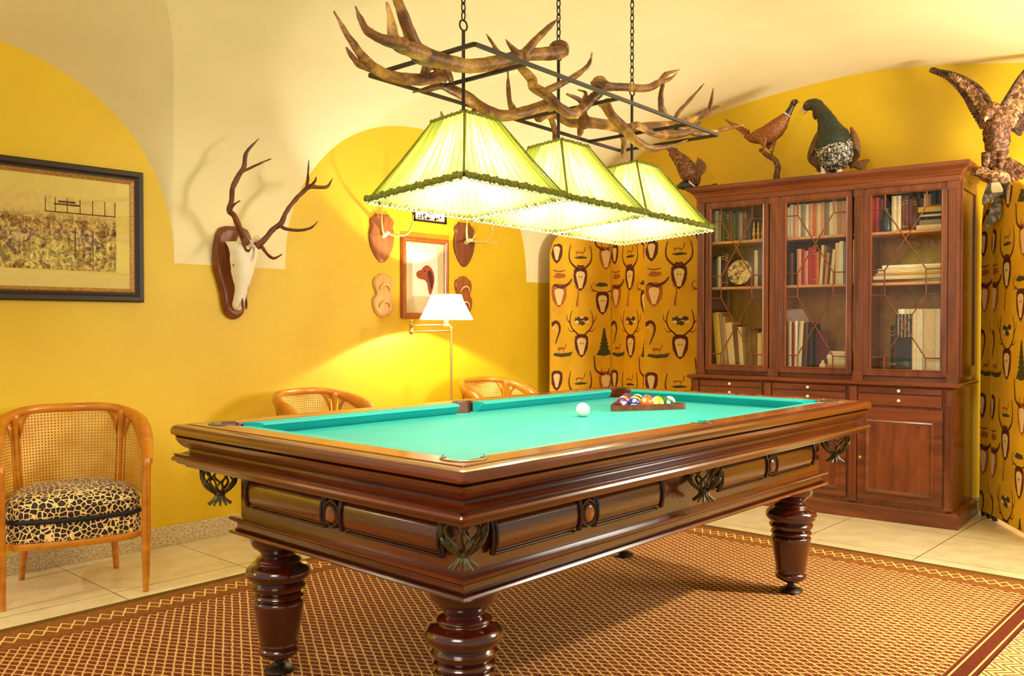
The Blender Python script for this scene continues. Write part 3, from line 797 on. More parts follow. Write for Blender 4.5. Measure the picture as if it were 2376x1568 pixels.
ANT = {
'A':[[[-0.205,-0.12,2.148,0.026],[-0.233,-0.132,2.127,0.021],[-0.413,-0.144,2.075,0.019],[-0.548,-0.156,2.021,0.02],[-0.703,-0.168,1.972,0.02],[-0.826,-0.18,1.958,0.021],[-0.929,-0.192,1.954,0.025],[-0.965,-0.204,1.979,0.018],[-1.006,-0.216,2.026,0.015],[-1.049,-0.228,2.081,0.011],[-1.08,-0.24,2.118,0.004]],[[-0.93,-0.22,1.945,0.02],[-1.045,-0.24,1.943,0.018],[-1.069,-0.24,1.965,0.014],[-1.077,-0.24,2.007,0.009],[-1.091,-0.24,2.049,0.003]],[[-1.036,-0.25,1.945,0.017],[-1.112,-0.25,1.939,0.013],[-1.162,-0.25,1.948,0.01],[-1.189,-0.25,1.976,0.007],[-1.205,-0.25,2.004,0.002]],[[-0.448,-0.16,2.059,0.015],[-0.398,-0.16,2.111,0.012],[-0.321,-0.16,2.18,0.009],[-0.254,-0.16,2.236,0.002]],[[-0.44,-0.16,2.063,0.012],[-0.481,-0.16,2.07,0.009],[-0.529,-0.16,2.099,0.002]],[[-0.544,-0.16,2.029,0.011],[-0.576,-0.16,2.059,0.007],[-0.618,-0.16,2.094,0.002]]],
'B':[[[-0.608,0.02,2.007,0.022],[-0.625,0.034,1.998,0.018],[-0.686,0.049,1.975,0.018],[-0.779,0.063,1.961,0.017],[-0.849,0.077,1.968,0.016],[-0.903,0.091,2.0,0.013],[-0.956,0.106,2.062,0.009],[-1.001,0.12,2.132,0.002]],[[-0.85,0.1,1.979,0.012],[-0.916,0.1,1.983,0.01],[-0.948,0.1,2.002,0.007],[-0.97,0.1,2.025,0.002]],[[-0.701,0.04,1.976,0.014],[-0.693,0.04,2.004,0.014],[-0.664,0.04,2.021,0.01],[-0.635,0.04,2.006,0.009],[-0.604,0.04,1.979,0.003]]],
'C':[[[-0.111,0.0,1.992,0.021],[-0.17,0.013,1.968,0.018],[-0.265,0.027,1.933,0.018],[-0.338,0.04,1.916,0.018],[-0.425,0.053,1.932,0.018],[-0.477,0.067,1.959,0.018],[-0.536,0.08,1.975,0.015],[-0.577,0.093,1.983,0.01],[-0.633,0.107,1.963,0.008],[-0.68,0.12,1.946,0.002]],[[-0.268,0.04,1.946,0.013],[-0.29,0.04,1.978,0.008],[-0.296,0.04,2.03,0.007],[-0.299,0.04,2.082,0.002]],[[-0.44,0.06,1.92,0.008],[-0.5,0.07,1.875,0.008],[-0.551,0.08,1.86,0.008],[-0.578,0.08,1.869,0.006],[-0.59,0.08,1.892,0.002]]],
'D':[[[-0.068,-0.2,2.044,0.024],[-0.06,-0.19,2.012,0.017],[-0.091,-0.18,1.984,0.016],[-0.136,-0.17,1.942,0.016],[-0.184,-0.16,1.917,0.016],[-0.241,-0.15,1.932,0.016],[-0.293,-0.14,1.964,0.016],[-0.351,-0.13,1.983,0.016],[-0.352,-0.12,2.012,0.015],[-0.392,-0.11,2.04,0.012],[-0.423,-0.1,2.054,0.004]],[[-0.334,-0.16,1.964,0.012],[-0.29,-0.16,1.987,0.011],[-0.208,-0.16,2.029,0.01],[-0.133,-0.16,2.073,0.009],[-0.08,-0.16,2.117,0.006],[-0.063,-0.16,2.16,0.002]],[[-0.1,-0.15,1.963,0.011],[-0.091,-0.15,1.989,0.009],[-0.091,-0.15,2.013,0.005],[-0.134,-0.15,2.013,0.002]]],
'E':[[[0.061,-0.1,2.082,0.022],[0.138,-0.087,2.09,0.015],[0.278,-0.073,2.118,0.014],[0.439,-0.06,2.148,0.014],[0.559,-0.047,2.199,0.013],[0.631,-0.033,2.251,0.009],[0.759,-0.02,2.299,0.002]],[[0.582,-0.04,2.205,0.009],[0.66,-0.04,2.238,0.006],[0.713,-0.04,2.275,0.002]],[[0.625,-0.03,2.074,0.014],[0.598,-0.03,2.111,0.012],[0.598,-0.03,2.168,0.009],[0.617,-0.03,2.214,0.007]]],
'F':[[[0.094,0.0,1.96,0.02],[0.254,0.014,1.979,0.019],[0.425,0.029,1.993,0.019],[0.646,0.043,2.038,0.02],[0.858,0.057,2.083,0.02],[1.027,0.071,2.144,0.016],[1.189,0.086,2.215,0.01],[1.36,0.1,2.272,0.003]],[[0.849,0.06,2.089,0.012],[0.877,0.06,2.139,0.009],[0.992,0.06,2.229,0.007],[1.112,0.06,2.323,0.002]],[[1.041,0.08,2.148,0.012],[1.179,0.08,2.196,0.01],[1.21,0.08,2.25,0.008],[1.237,0.08,2.331,0.002]],[[0.822,0.03,2.066,0.014],[0.966,0.0,2.051,0.011],[1.149,0.0,2.099,0.009],[1.395,0.0,2.164,0.003]],[[0.405,0.04,1.991,0.014],[0.424,0.04,1.939,0.012],[0.418,0.04,1.89,0.009],[0.442,0.04,1.855,0.003]]],
'G':[[[0.093,-0.1,2.02,0.018],[0.118,-0.117,1.971,0.017],[0.182,-0.133,1.929,0.017],[0.225,-0.15,1.889,0.016],[0.304,-0.167,1.866,0.014],[0.434,-0.183,1.893,0.006],[0.533,-0.2,1.929,0.002]],[[0.2,-0.14,1.93,0.012],[0.28,-0.12,1.96,0.013],[0.422,-0.12,1.95,0.016],[0.56,-0.12,1.965,0.015],[0.706,-0.12,2.01,0.012],[0.774,-0.12,2.06,0.003]]],
'H':[[[-0.056,0.1,1.975,0.018],[0.056,0.11,2.003,0.018],[0.152,0.12,1.988,0.017],[0.252,0.13,2.006,0.016],[0.276,0.14,2.066,0.012],[0.266,0.15,2.1,0.01],[0.191,0.16,2.115,0.004]],[[0.259,0.14,2.023,0.013],[0.254,0.14,1.974,0.013],[0.243,0.14,1.945,0.006]],[[0.02,0.11,1.99,0.01],[0.06,0.12,1.95,0.01],[0.063,0.12,1.908,0.008],[0.048,0.12,1.866,0.002]]],
'SL':[[[-0.069,2.18,1.61,0.018],[-0.114,2.162,1.674,0.017],[-0.157,2.144,1.743,0.015],[-0.197,2.127,1.771,0.015],[-0.196,2.109,1.823,0.013],[-0.199,2.091,1.887,0.013],[-0.173,2.073,1.955,0.013],[-0.153,2.056,2.001,0.012],[-0.149,2.038,2.073,0.009],[-0.085,2.02,2.153,0.002]],[[-0.179,2.07,1.958,0.009],[-0.141,2.04,1.986,0.007],[-0.088,2.003,2.02,0.005],[-0.038,1.98,2.048,0.002]],[[-0.2,2.12,1.76,0.01],[-0.223,2.05,1.788,0.007],[-0.209,2.0,1.811,0.002]],[[-0.094,2.17,1.635,0.011],[-0.107,2.13,1.584,0.008],[-0.112,2.09,1.561,0.007],[-0.117,2.05,1.579,0.002]]],
'SR':[[[-0.009,2.17,1.6,0.018],[0.019,2.153,1.628,0.015],[0.072,2.136,1.694,0.014],[0.113,2.119,1.731,0.015],[0.131,2.102,1.787,0.012],[0.177,2.085,1.86,0.012],[0.223,2.068,1.912,0.012],[0.254,2.051,1.942,0.014],[0.301,2.034,1.942,0.01],[0.349,2.017,1.95,0.008],[0.371,2.0,1.997,0.002]],[[0.1,2.12,1.719,0.011],[0.119,2.07,1.694,0.009],[0.17,2.015,1.689,0.008],[0.214,1.982,1.704,0.006],[0.236,1.95,1.739,0.002]],[[0.232,2.05,1.933,0.009],[0.206,2.0,1.98,0.007],[0.198,1.98,2.074,0.002]],[[0.243,2.04,1.936,0.008],[0.241,1.985,1.962,0.006],[0.239,1.97,1.984,0.002]],[[0.009,2.15,1.596,0.01],[0.023,2.11,1.55,0.008],[0.037,2.07,1.53,0.007],[0.059,2.03,1.551,0.002]]]}
def antler(key, parent, off, mat, k=1.12, cut=True):
    mb = MB()
    for bi, br in enumerate(ANT[key]):
        P = [(p[0]-off[0], p[1]-off[1], p[2]-off[2], p[3]*k) for p in br]
        P = catmull(P, 6)
        if bi == 0 and cut:      # flared burr at the cut end
            a, b = Vector(P[0][:3]), Vector(P[1][:3]); d = (b-a).normalized(); r = P[0][3]
            burr = [tuple(a-d*.006)+(r*1.0,), tuple(a-d*.002)+(r*1.28,), tuple(a+d*.006)+(r*1.30,), tuple(a+d*.012)+(r*1.05,)]
            mb.tube(burr, 14)
        mb.tube(P, 14)
    o = mb.build('antler', mat, parent, smooth=70)
    for v in o.data.vertices:
        v.co += v.normal*(.0022*noise.noise(v.co*38)+.0012*noise.noise(v.co*90))
    return o
for key in 'ABCDEFGH':
    antler(key, ch, (CHC.x, CHC.y, 2.84), M['antler'])
# shades
def shade_mb(hb, ht, H, tilt, nface=46):
    pass
SB, ST = .233, .078
SZ = 1.5655
def shade(ix, x):
    root = empty('lamp_shade', (x, 0, loc_z(x, SZ))); root.parent = ch
    root.rotation_euler = (-.060, math.atan(.029), -.027)
    H = .262; N = 48; mb = MB(); V = 9
    for f in range(4):
        a = f*PI/2; ca, sa = math.cos(a), math.sin(a); P = []; UV = []
        for i in range(N*2+1):
            u = -1+2*i/(N*2); c = []; q = []
            for j in range(V+1):
                t = j/V; h = SB+(ST-SB)*t**.93
                pl = (.0042 if i % 2 else -.0014)*(1.0 if abs(u) < .99 else 0)*(1-.35*t)
                X, Y = h*u, -(h+pl-.006*math.sin(PI*t))
                c.append((X*ca-Y*sa, X*sa+Y*ca, H*t)); q.append((f*1.37+u*.5, t))
            P.append(c); UV.append(q)
        mb.grid(P, UV)
    o = mb.build('pleated_fabric', 'shade', root, smooth=50, recalc=False, weld=False)
    # frame ribs on the four arrises
    for sx in (-1, 1):
        for sy in (-1, 1): mb = MB(); mb.tube([(sx*SB, sy*SB, .002, .0035), (sx*(SB*.49+ST*.5), sy*(SB*.49+ST*.5), H*.5, .0035), (sx*ST, sy*ST, H, .0035)], 6); mb.build('rib', 'braid', root, smooth=60)
    def ruffle(h, z, amp, r, n):
        mb = MB(); pts = []
        for f in range(4):
            a = f*PI/2
            for i in range(n):
                u = -1+2*i/n; X, Y = h*u, -h-.003+amp*.4*math.cos(i*2.1)
                pts.append((X*math.cos(a)-Y*math.sin(a), X*math.sin(a)+Y*math.cos(a), z+amp*math.sin(i*1.9), r*(1+.35*math.sin(i*2.7))))
        pts.append(pts[0]); mb.tube(pts, 7, False); return mb
    mb = ruffle(SB+.001, .009, .004, .0088, 84); mb.build('lower_braid', 'braid', root, smooth=60)
    mb = ruffle(ST+.002, H, .002, .0048, 26); mb.build('upper_braid', 'braid', root, smooth=60)
    mb = MB(); n = 22
    for f in range(4):
        a = f*PI/2
        for i in range(n):
            u = -1+2*(i+.5)/n; X, Y = SB*u, -SB-.001; h = SB*2/n*.46
            pts = [(X-h, Y, .0), (X-h*.7, Y, -.006), (X, Y, -.0095), (X+h*.7, Y, -.006), (X+h, Y, .0)]
            mb.tube([(p[0]*math.cos(a)-p[1]*math.sin(a), p[0]*math.sin(a)+p[1]*math.cos(a), p[2]+.002, .0022) for p in pts], 5)
    mb.build('bead_fringe', 'bead', root, smooth=60)
    mb = MB().ball((0, 0, .088), .026, 16, 12); mb.lathe([(.012, .112), (.015, .118), (.015, .19), (.006, .21)], 14)
    b = mb.build('bulb', 'bulb', root, smooth=60)
    lamp('shade_lamp', 'POINT', (0, 0, .045), 11, (1, .90, .66), .03, parent=root)
    # spider holding the shade to the rod
    mb = MB()
    for a in range(4): mb.tube([(0, 0, H-.005, .0025), (ST*.98*(1 if a in (0, 1) else -1), ST*.98*(1 if a in (0, 3) else -1), H-.002, .0025)], 6)
    mb.lathe([(.012, H-.05), (.012, H+.012), (.006, H+.02)], 12); mb.build('spider', 'blackw', root, smooth=60)
for i, x in enumerate((-.4629-.035, -.012, .4629)): shade(i, x)

# ------------------------------------------------------------------ wall things
def poly_sym(half):   # half outline (x>=0) from top centre to bottom centre, mirrored
    return [(x, z) for x, z in half]+[(-x, z) for x, z in half[::-1] if x > 1e-6]
def shield(name, half, t, m, parent, loc=None):
    poly = poly_sym(half)[::-1]
    k = .90
    mb = MB(); n = len(poly); o = 0
    cx, cz = 0, sum(z for _, z in poly)/n
    rings = [[(x, 0, z) for x, z in poly], [(x, -t*.55, z) for x, z in poly], [(x*k, -t, cz+(z-cz)*k) for x, z in poly]]
    mb.loft(rings); return mb.build(name, m, parent, smooth=30, loc=loc)
SK = (-.035, YW, 1.199)
sk_ = empty('stag_skull_trophy', SK, 0, 'bleached stag skull with long branching antlers on a walnut wall shield', 'hunting trophy')
half = [(0, .520), (.05, .518), (.085, .505), (.105, .47), (.122, .40), (.126, .33), (.118, .27), (.095, .20), (.078, .14), (.070, .08), (.055, .035), (.03, .01), (0, 0)]
shield('shield', half, .045, 'plaque_dk', sk_)
# skull: nose hangs down, cranium against the shield, face turned to the room
def skull():
    mb = MB(); sp = [(0.0, -.06, .43, .054, .045), (0, -.10, .425, .068, .055), (0.0, -.145, .40, .074, .062), (0, -.155, .36, .068, .060), (0, -.155, .31, .055, .052), (0, -.15, .26, .046, .047), (0, -.135, .20, .036, .040), (0, -.118, .15, .030, .033), (0, -.10, .10, .030, .027), (0, -.09, .065, .025, .020), (0, -.085, .052, .010, .010)]
    P = [(x, y+.028, z, rx*1.13, ry*1.12) for x, y, z, rx, ry in catmull(sp, 4)]; rings = []
    for x, y, z, rx, ry in P:
        rings.append([(x+rx*math.cos(2*PI*k/20), y+ry*math.sin(2*PI*k/20)*(1.0), z) for k in range(20)])
    mb.loft(rings)
    for s_ in (-1, 1):
        # pedicle, brow ridge and cheek bone
        mb.tube(catmull([(s_*.028, -.13, .40, .022), (s_*.042, -.165, .43, .019), (s_*.045, -.19, .45, .018)], 3), 10)
        mb.tube(catmull([(s_*.045, -.12, .40, .014), (s_*.068, -.125, .36, .012), (s_*.062, -.11, .31, .011), (s_*.045, -.09, .25, .010), (s_*.03, -.09, .19, .008)], 4), 8)
    o = mb.build('skull', 'bone', sk_, smooth=70)
    for v in o.data.vertices: v.co += v.normal*.004*noise.noise(v.co*30)
    hb = MB()
    for s_ in (-1, 1):
        hb.ball((s_*.064, -.112, .352), .017, 12, 8, (.5, .9, 1.1)); hb.ball((s_*.058, -.112, .305), .011, 12, 8, (.55, .9, 1.3))
        hb.ball((s_*.012, -.128, .085), .016, 10, 8, (.35, .5, 2.0))
    hb.build('socket', 'dkhole', o, smooth=70)
    return o
skull()
def move_ant(key, base):
    o = antler(key, sk_, SK, M['antler_dk'], 1.02, True); return o
move_ant('SL', None); move_ant('SR', None)

# panoramic picture, left
def framed(name, x0, x1, z0, z1, fw, slip, label, fm, sm, matm, d=.035, matw=.07):
    r = empty(name, ((x0+x1)/2, YW, z0), 0, label, 'picture'); w, h = (x1-x0)/2, z1-z0
    prof = [(0, 0), (0, -d*.7), (fw*.15, -d), (fw*.55, -d), (fw*.8, -d*.72), (fw, -d*.66)]
    def ring(prof, m_, nm):
        mb = MB(); R = []
        for i, y in prof: R.append([(w-i, y, i), (-w+i, y, i), (-w+i, y, h-i), (w-i, y, h-i)])
        mb.loft(R, False); return mb.build(nm, m_, r, smooth=0)
    ring(prof, fm, 'frame')
    ring([(fw, -d*.68), (fw+slip*.3, -d*.8), (fw+slip, -d*.55), (fw+slip, -d*.4)], sm, 'slip')
    i = fw+slip*.6
    MB().box(-w+i, w-i, -d*.42, -d*.30, i, h-i).build('mount', matm, r, smooth=0)
    g = fw+slip*.8
    MB().box(-w+g, w-g, -d*.52, -d*.50, g, h-g).build('glass', 'glass', r, smooth=0)
    return r
pr = framed('framed_print', -1.90, -.551, 1.285, 1.952, .047, .020, 'wide sepia crowd print with cream mount in a dark frame on the left wall', 'frame_dk', 'frame_gold', 'mat_cream')
pw = .6745
o = MB().box(-.54, pw-.137, -.0152, -.0148, .150, .505).build('print', 'print', pr, smooth=0)
# pavilion and posts on the print
mb = MB()
for a in (.20, .245, .30, .36, .42, .48, .53): mb.box(a, a+.004, -.0156, -.0152, .425, .497)
mb.box(.20, .535, -.0156, -.0152, .425, .430); mb.box(.24, .36, -.0156, -.0152, .462, .470); mb.box(.26, .34, -.0156, -.0152, .474, .484)
mb.box(.335, .341, -.0156, -.0152, .2, .36); mb.box(.42, .425, -.0156, -.0152, .2, .35)
mb.build('printed_pavilion', 'ink', pr, smooth=0)
# dog picture
dg = framed('framed_print', 1.197, 1.618, 1.212, 1.758, .030, .008, 'portrait print of a red setter head in a cherry wood frame above the lamp', 'frame_wood', 'frame_gold', 'mat_grey', .03)
MB().box(-.115, .115, -.0132, -.0128, .15, .44).build('paper', 'paper', dg, smooth=0)
dog = [(-.082, .292), (-.072, .276), (-.048, .266), (-.020, .264), (.004, .256), (.020, .232), (.026, .195), (.040, .160), (.054, .165), (.066, .19), (.078, .225), (.086, .265), (.080, .31), (.060, .342), (.030, .362), (.0, .360), (-.020, .346), (-.034, .328), (-.060, .322), (-.078, .310)]
dg2 = [(x, z) for x, z in dog]
MB().prism(dg2, 'y', -.0136, -.0132).build('dog_head', 'fur_red', dg, smooth=0)
ear = [(.020, .330), (.040, .322), (.058, .29), (.062, .25), (.052, .205), (.040, .20), (.030, .235), (.018, .27), (.012, .31)]
mb = MB().prism([(x+.012, z) for x, z in ear], 'y', -.0139, -.0136); mb.prism([(-.050, .296), (-.044, .288), (-.038, .296), (-.044, .302)], 'y', -.0139, -.0136)
mb.prism([(-.004+.01*math.cos(a*PI/4), .322+.006*math.sin(a*PI/4)) for a in range(8)], 'y', -.0139, -.0136)
mb.build('dog_ear', 'ink', dg, smooth=0).data.materials[0] = plain('dark_russet', S(84, 30, 12), .8, 0, .4, 80)
# small roebuck mounts
half_s = [(0, .315), (.035, .312), (.05, .318), (.062, .30), (.09, .285), (.098, .262), (.088, .24), (.100, .20), (.102, .15), (.088, .095), (.055, .04), (.02, .006), (0, 0)]
def roe(x, z, m, label, mirror, long):
    r = empty('roebuck_mount', (x, YW, z), 0, label, 'hunting trophy')
    shield('shield', half_s, .022, m, r)
    mb = MB()
    mb.tube(catmull([(0, -.02, .17, .014), (0, -.05, .185, .016), (0, -.075, .19, .010)], 3), 10); mb.build('skull_cap', 'bone', r, smooth=70)
    for s_ in (-1, 1):
        mb = MB()
        P = [(s_*.008, -.05, .19, .009), (s_*.05, -.10, .175, .0085), (s_*.10, -.14, .185, .007), (s_*.125, -.16, .24, .006), (s_*.13, -.17, .31, .002)]
        mb.tube(catmull(P, 4), 8)
        if long: mb.tube(catmull([(s_*.06, -.105, .178, .006), (s_*.12, -.2, .165, .005), (s_*.17, -.29, .20, .002)], 4), 8)
        mb.build('antler', 'pale_tine', r, smooth=60)
    return r
roe(1.035, 1.572, 'plaque', 'orange shield with small roebuck antlers left of the dog picture', 1, False)
roe(1.785, 1.580, 'plaque_dk', 'brown shield with roebuck antlers right of the dog picture', -1, True)
half_t = [(0, .29), (.03, .285), (.045, .27), (.07, .262), (.082, .235), (.080, .20), (.062, .165), (.062, .15), (.085, .12), (.086, .08), (.070, .04), (.04, .01), (0, 0)]
def tusks(x, z, m, label):
    r = empty('tusk_plaque', (x, YW, z), 0, label, 'hunting trophy')
    shield('shield', half_t, .022, m, r)
    for zz in (.185, .075):
        mb = MB(); pts = []
        for k in range(13):
            t = PI*(1-k/12); pts.append((.042*math.cos(t), -.026-.012*math.sin(t), zz+.040*math.sin(t)-.01, .0075*math.sin(PI*(k+.6)/13.2)**.5))
        mb.tube(pts, 8); mb.build('tusk', 'frame_wood' if False else 'pale_tine', r, smooth=60)
    return r
tusks(1.045, 1.215, 'plaque_lt', 'pale wooden plaque with two pairs of curved tusks left of the dog picture')
tusks(1.775, 1.225, 'plaque', 'brown wooden plaque with curved tusk pairs partly behind the white lamp shade')
sg = empty('framed_print', (1.456, YW, 1.868), 0, 'small dark framed print high above the dog picture, half hidden by the green shade', 'picture')
mb = MB()
for a in ((-.15, .15, 0, .012), (-.15, .15, .168, .18), (-.15, -.138, 0, .18), (.138, .15, 0, .18)): mb.box(a[0], a[1], -.018, 0, a[2], a[3])
mb.build('frame', 'blackw', sg, smooth=0); MB().box(-.14, .14, -.008, -.004, .01, .17).build('print', 'paper', sg, smooth=0)
mb = MB()
for i in range(26):
    a = -.125+.25*rnd.random(); b = .018+.07*rnd.random(); w = .008+.02*rnd.random(); mb.prism([(a, b), (a+w, b-.002), (a+w*.8, b+.008+.02*rnd.random()), (a+w*.2, b+.01)], 'y', -.0086, -.008)
mb.build('engraving', 'ink', sg, smooth=0)

# ------------------------------------------------------------------ floor lamp
LX, LY = 1.325, 2.03
fl = empty('floor_lamp', (LX, LY, 0), 0, 'brass swing-arm floor lamp with white pleated shade beside the left wall', 'floor lamp')
MB().lathe([(.001, 0), (.13, 0), (.132, .008), (.12, .018), (.03, .026), (.014, .035), (.011, .05)], 36).build('base', 'brass', fl, smooth=50)
MB().lathe([(.0085, .03), (.0085, 1.14), (.012, 1.142), (.012, 1.152), (.004, 1.156)], 16).build('pole', 'brass', fl, smooth=50)
ex = -.345
mb = MB(); mb.tube([(0, 0, 1.128, .006), (ex, 0, 1.124, .006)], 10); mb.tube([(ex, 0, 1.163, .006), (-.062, -.02, 1.166, .006)], 10)
mb.lathe([(.009, 1.108), (.013, 1.112), (.013, 1.142), (.009, 1.146), (.013, 1.15), (.013, 1.176), (.005, 1.182), (.008, 1.19), (.008, 1.20), (.002, 1.205)], 14, (ex, 0, 0)); mb.build('swing_arm', 'brass', fl, smooth=50)
cx, cy = -.062, -.02
MB().lathe([(.026, 1.158), (.028, 1.163), (.028, 1.17), (.016, 1.172), (.016, 1.215)], 16, (cx, cy, 0)).build('candle_tube', 'ivory', fl, smooth=50)
P = []
for i in range(97):
    a = 2*PI*i/96; w = 1+.006*math.cos(a*24)+.012*abs(math.cos(a*3)); P.append([(cx+r*w*math.cos(a), cy+r*w*math.sin(a), z) for r, z in ((.170, 1.203), (.150, 1.24), (.125, 1.29), (.106, 1.33), (.096, 1.362))])
lsh = MB().grid(P, flip=True).build('lamp_shade', 'wshade', fl, smooth=40, recalc=False)
mb = MB()
for r, z in ((.172, 1.204), (.098, 1.362)): mb.tube([(cx+r*math.cos(2*PI*i/48), cy+r*math.sin(2*PI*i/48), z, .003) for i in range(49)], 6, False)
mb.build('shade_trim', 'ivory', lsh, smooth=60)
MB().ball((cx, cy, 1.25), .024, 14, 10).build('bulb', 'bulb', fl, smooth=180)
lamp('floor_lamp_light', 'POINT', (cx, cy, 1.262), 130, (1, .97, .90), .022, parent=fl)

fl2 = copy_tree(fl); fl2.location = (-2.75, 1.86, 0)
tag(fl2, 'second swing-arm floor lamp, seen only reflected in the middle glass door', 'floor lamp')

# ------------------------------------------------------------------ tub chairs
bm_dark = plain('black_welt', S(24, 14, 10), .8, 0, .3, 60)
def tub_chair():
    r = empty('tub_chair', (0, 0, 0))
    # plan of the arm/back rail: u 0..1 from right post round the back to left post
    def plan(u, e=0):
        hx, yf, yc = .272+e, -.215, .0
        L0 = .20; arc_ = .62
        if u < .2: return Vector((hx+.008*math.sin(u/.2*PI), yf+(yc-yf)*u/.2, 0))
        if u > .8: return Vector((-hx-.008*math.sin((1-u)/.2*PI), yf+(yc-yf)*(1-u)/.2, 0))
        t = PI*(u-.2)/.6; c, s_ = math.cos(t), math.sin(t)
        return Vector((hx*math.copysign(abs(c)**.95, c), yc+(.245+e)*abs(s_)**.92, 0))
    def top(u):
        w = min(u, 1-u)
        t = min(1, max(0, (w-.01)/.42)); t = math.sin(t*PI/2)
        return .578+.214*t**1.25
    def lean(u, z):  # top leans outward
        return .02*(z-.42)/.35
    N = 64
    mb = MB(); pts = []
    for i in range(N+1):
        u = i/N; w = min(u, 1-u); p = plan(u, .014+.012*math.sin(PI*u)); rr = .021+.016*math.sin(PI*min(1, max(0, (w-.05)/.3)))**2*(1 if w < .35 else .6)
        pts.append((p.x, p.y, top(u)-.012, rr))
    mb.tube(pts, 12, True, 1.0); mb.build('top_rail', 'rattan', r, smooth=70)
    segs = [(.035, .318), (.352, .648), (.682, .965)]
    for a, b in segs:
        P = []; UV = []; n = 30; ln = 0; prev = None
        for i in range(n+1):
            u = a+(b-a)*i/n; p = plan(u, 0); e = min(i, n-i)/n
            if prev is not None: ln += (p-prev).length
            prev = p
            zt = top(u)-.026-.10*max(0, 1-e/.16)**2.2
            c = []; q = []
            for j in range(7):
                z = .40+(zt-.40)*j/6; pp = plan(u, lean(u, z)); c.append((pp.x, pp.y, z)); q.append((ln, z))
            P.append(c); UV.append(q)
        o = MB().grid(P, UV).build('cane_panel', 'cane', r, smooth=180, recalc=False)
        # bead and arch web around the cane
        mb = MB(); mb.tube([tuple(c[-1])+(.0055,) for c in P], 6); mb.tube([tuple(c)+(.005,) for c in P[0]], 6); mb.tube([tuple(c)+(.005,) for c in P[-1]], 6)
        mb.build('bead', 'rattan', o, smooth=60)
        # solid spandrels between arch and rail
        W = []
        for i, c in enumerate(P):
            u = a+(b-a)*i/n; zt = top(u)-.012; pp = plan(u, lean(u, zt)+.004); W.append([tuple(c[-1]), (pp.x, pp.y, zt)])
        mb = MB(); mb.grid([[(p[0], p[1]-.000, p[2]) for p in w] for w in W])
        so = mb.build('spandrel', 'rattan', r, smooth=60, recalc=False); sm = so.modifiers.new('t', 'SOLIDIFY'); sm.thickness = .014; sm.offset = 0
    for u in (.335, .665):
        mb = MB(); P = [(plan(u, lean(u, z)).x, plan(u, lean(u, z)).y, z, rr) for z, rr in ((.36, .011), (.5, .0095), (.62, .010), (.70, .014), (top(u)-.03, .024), (top(u)-.012, .022))]
        mb.tube(catmull(P, 3), 10); mb.build('back_stile', 'rattan', r, smooth=60)
    for s_ in (-1, 1):
        mb = MB(); P = [(s_*.272, -.235, 0.0, .012), (s_*.274, -.228, .05, .014), (s_*.276, -.22, .16, .018), (s_*.278, -.216, .26, .020), (s_*.278, -.216, .40, .019), (s_*.28, -.217, .55, .019), (s_*.28, -.216, .582, .021), (s_*.28, -.216, .590, .012)]
        mb.tube(P, 12); mb.tube([(s_*.285, -.238, .06, .004), (s_*.285, -.238, .5, .004)], 6); mb.build('leg', 'rattan', r, smooth=60)
        mb = MB(); P = [(s_*.20, .235, 0.0, .013), (s_*.19, .20, .12, .016), (s_*.18, .17, .25, .02), (s_*.18, .165, .34, .02)]
        mb.tube(P, 10); mb.build('leg', 'rattan', r, smooth=60)
    def seat_outline(e, bow):
        pts = []
        for i in range(29):
            u = .04+.92*i/28; p = plan(u, -.014+e); pts.append((p.x, p.y))
        for i in range(1, 14):
            t = i/14; x = -(.262+e)+2*(.262+e)*t; pts.append((x, -.205-bow*math.sin(PI*t)-e*.3))
        return pts
    def slab(name, z0, z1, e, bow, m, puff, n=5):
        o0 = seat_outline(e, bow); R = []
        for k in range(n+1):
            t = k/n; b = puff*math.sin(PI*t); R.append([(x*(1+b), y*(1+b), z0+(z1-z0)*t) for x, y in o0])
        return MB().loft(R)
    slab('x', .232, .262, 0, .040, 'rattan', .01, 3).build('seat_frame', 'rattan', r, smooth=50, bevel=.003)
    slab('x', .262, .345, -.004, .040, '', .008, 4).build('upholstered_base', 'leopard', r, smooth=50)
    o0 = seat_outline(-.006, .045); cyc = .0; R = []
    for sc_, z in ((.93, .343), (.99, .350), (1.005, .375), (1.0, .40), (.975, .422), (.90, .442), (.72, .458), (.45, .466), (.15, .469)):
        R.append([(x*sc_, (y-.0)*sc_, z) for x, y in o0])
    cu = MB().loft(R).build('seat_cushion', 'leopard', r, smooth=180)
    mb = MB()
    for sc_, z in ((1.0, .404),): mb.tube([(x*sc_, y*sc_, z, .004) for x, y in o0+[o0[0]]], 6, False)
    mb.build('piping', 'leopard', cu, smooth=180)
    mb = MB(); mb.tube([(x*.992, y*.992, .349, .011) for x, y in o0+[o0[0]]], 8, False); mb.build('crease_welt', bm_dark, cu, smooth=180)
    mb = MB(); fo = [(x, y) for x, y in seat_outline(-.004, .040)[28:]]
    for (a, b) in zip(fo, fo[1:]):
        for q in range(4):
            t = q/4; mb.ball((a[0]+(b[0]-a[0])*t, a[1]+(b[1]-a[1])*t-.002, .267), .0028, 6, 4)
    mb.build('nail_trim', 'brass', r, smooth=180)
    return r
chair = tub_chair()
tag(chair, 'honey wood cane tub chair with leopard seat standing alone at the far left', 'chair', 'cane tub chairs along the left wall')
chair.location = (-1.062, 1.975, 0); chair.rotation_euler.z = math.radians(-18)
c2 = copy_tree(chair); tag(c2, 'cane tub chair half hidden behind the left end of the billiard table', 'chair')
c2.location = (.34, 1.99, 0); c2.rotation_euler.z = math.radians(10)
c3 = copy_tree(chair); tag(c3, 'cane tub chair right of the floor lamp, behind the table, by the patterned screen', 'chair')
c3.location = (1.80, 2.0, 0); c3.rotation_euler.z = math.radians(2)
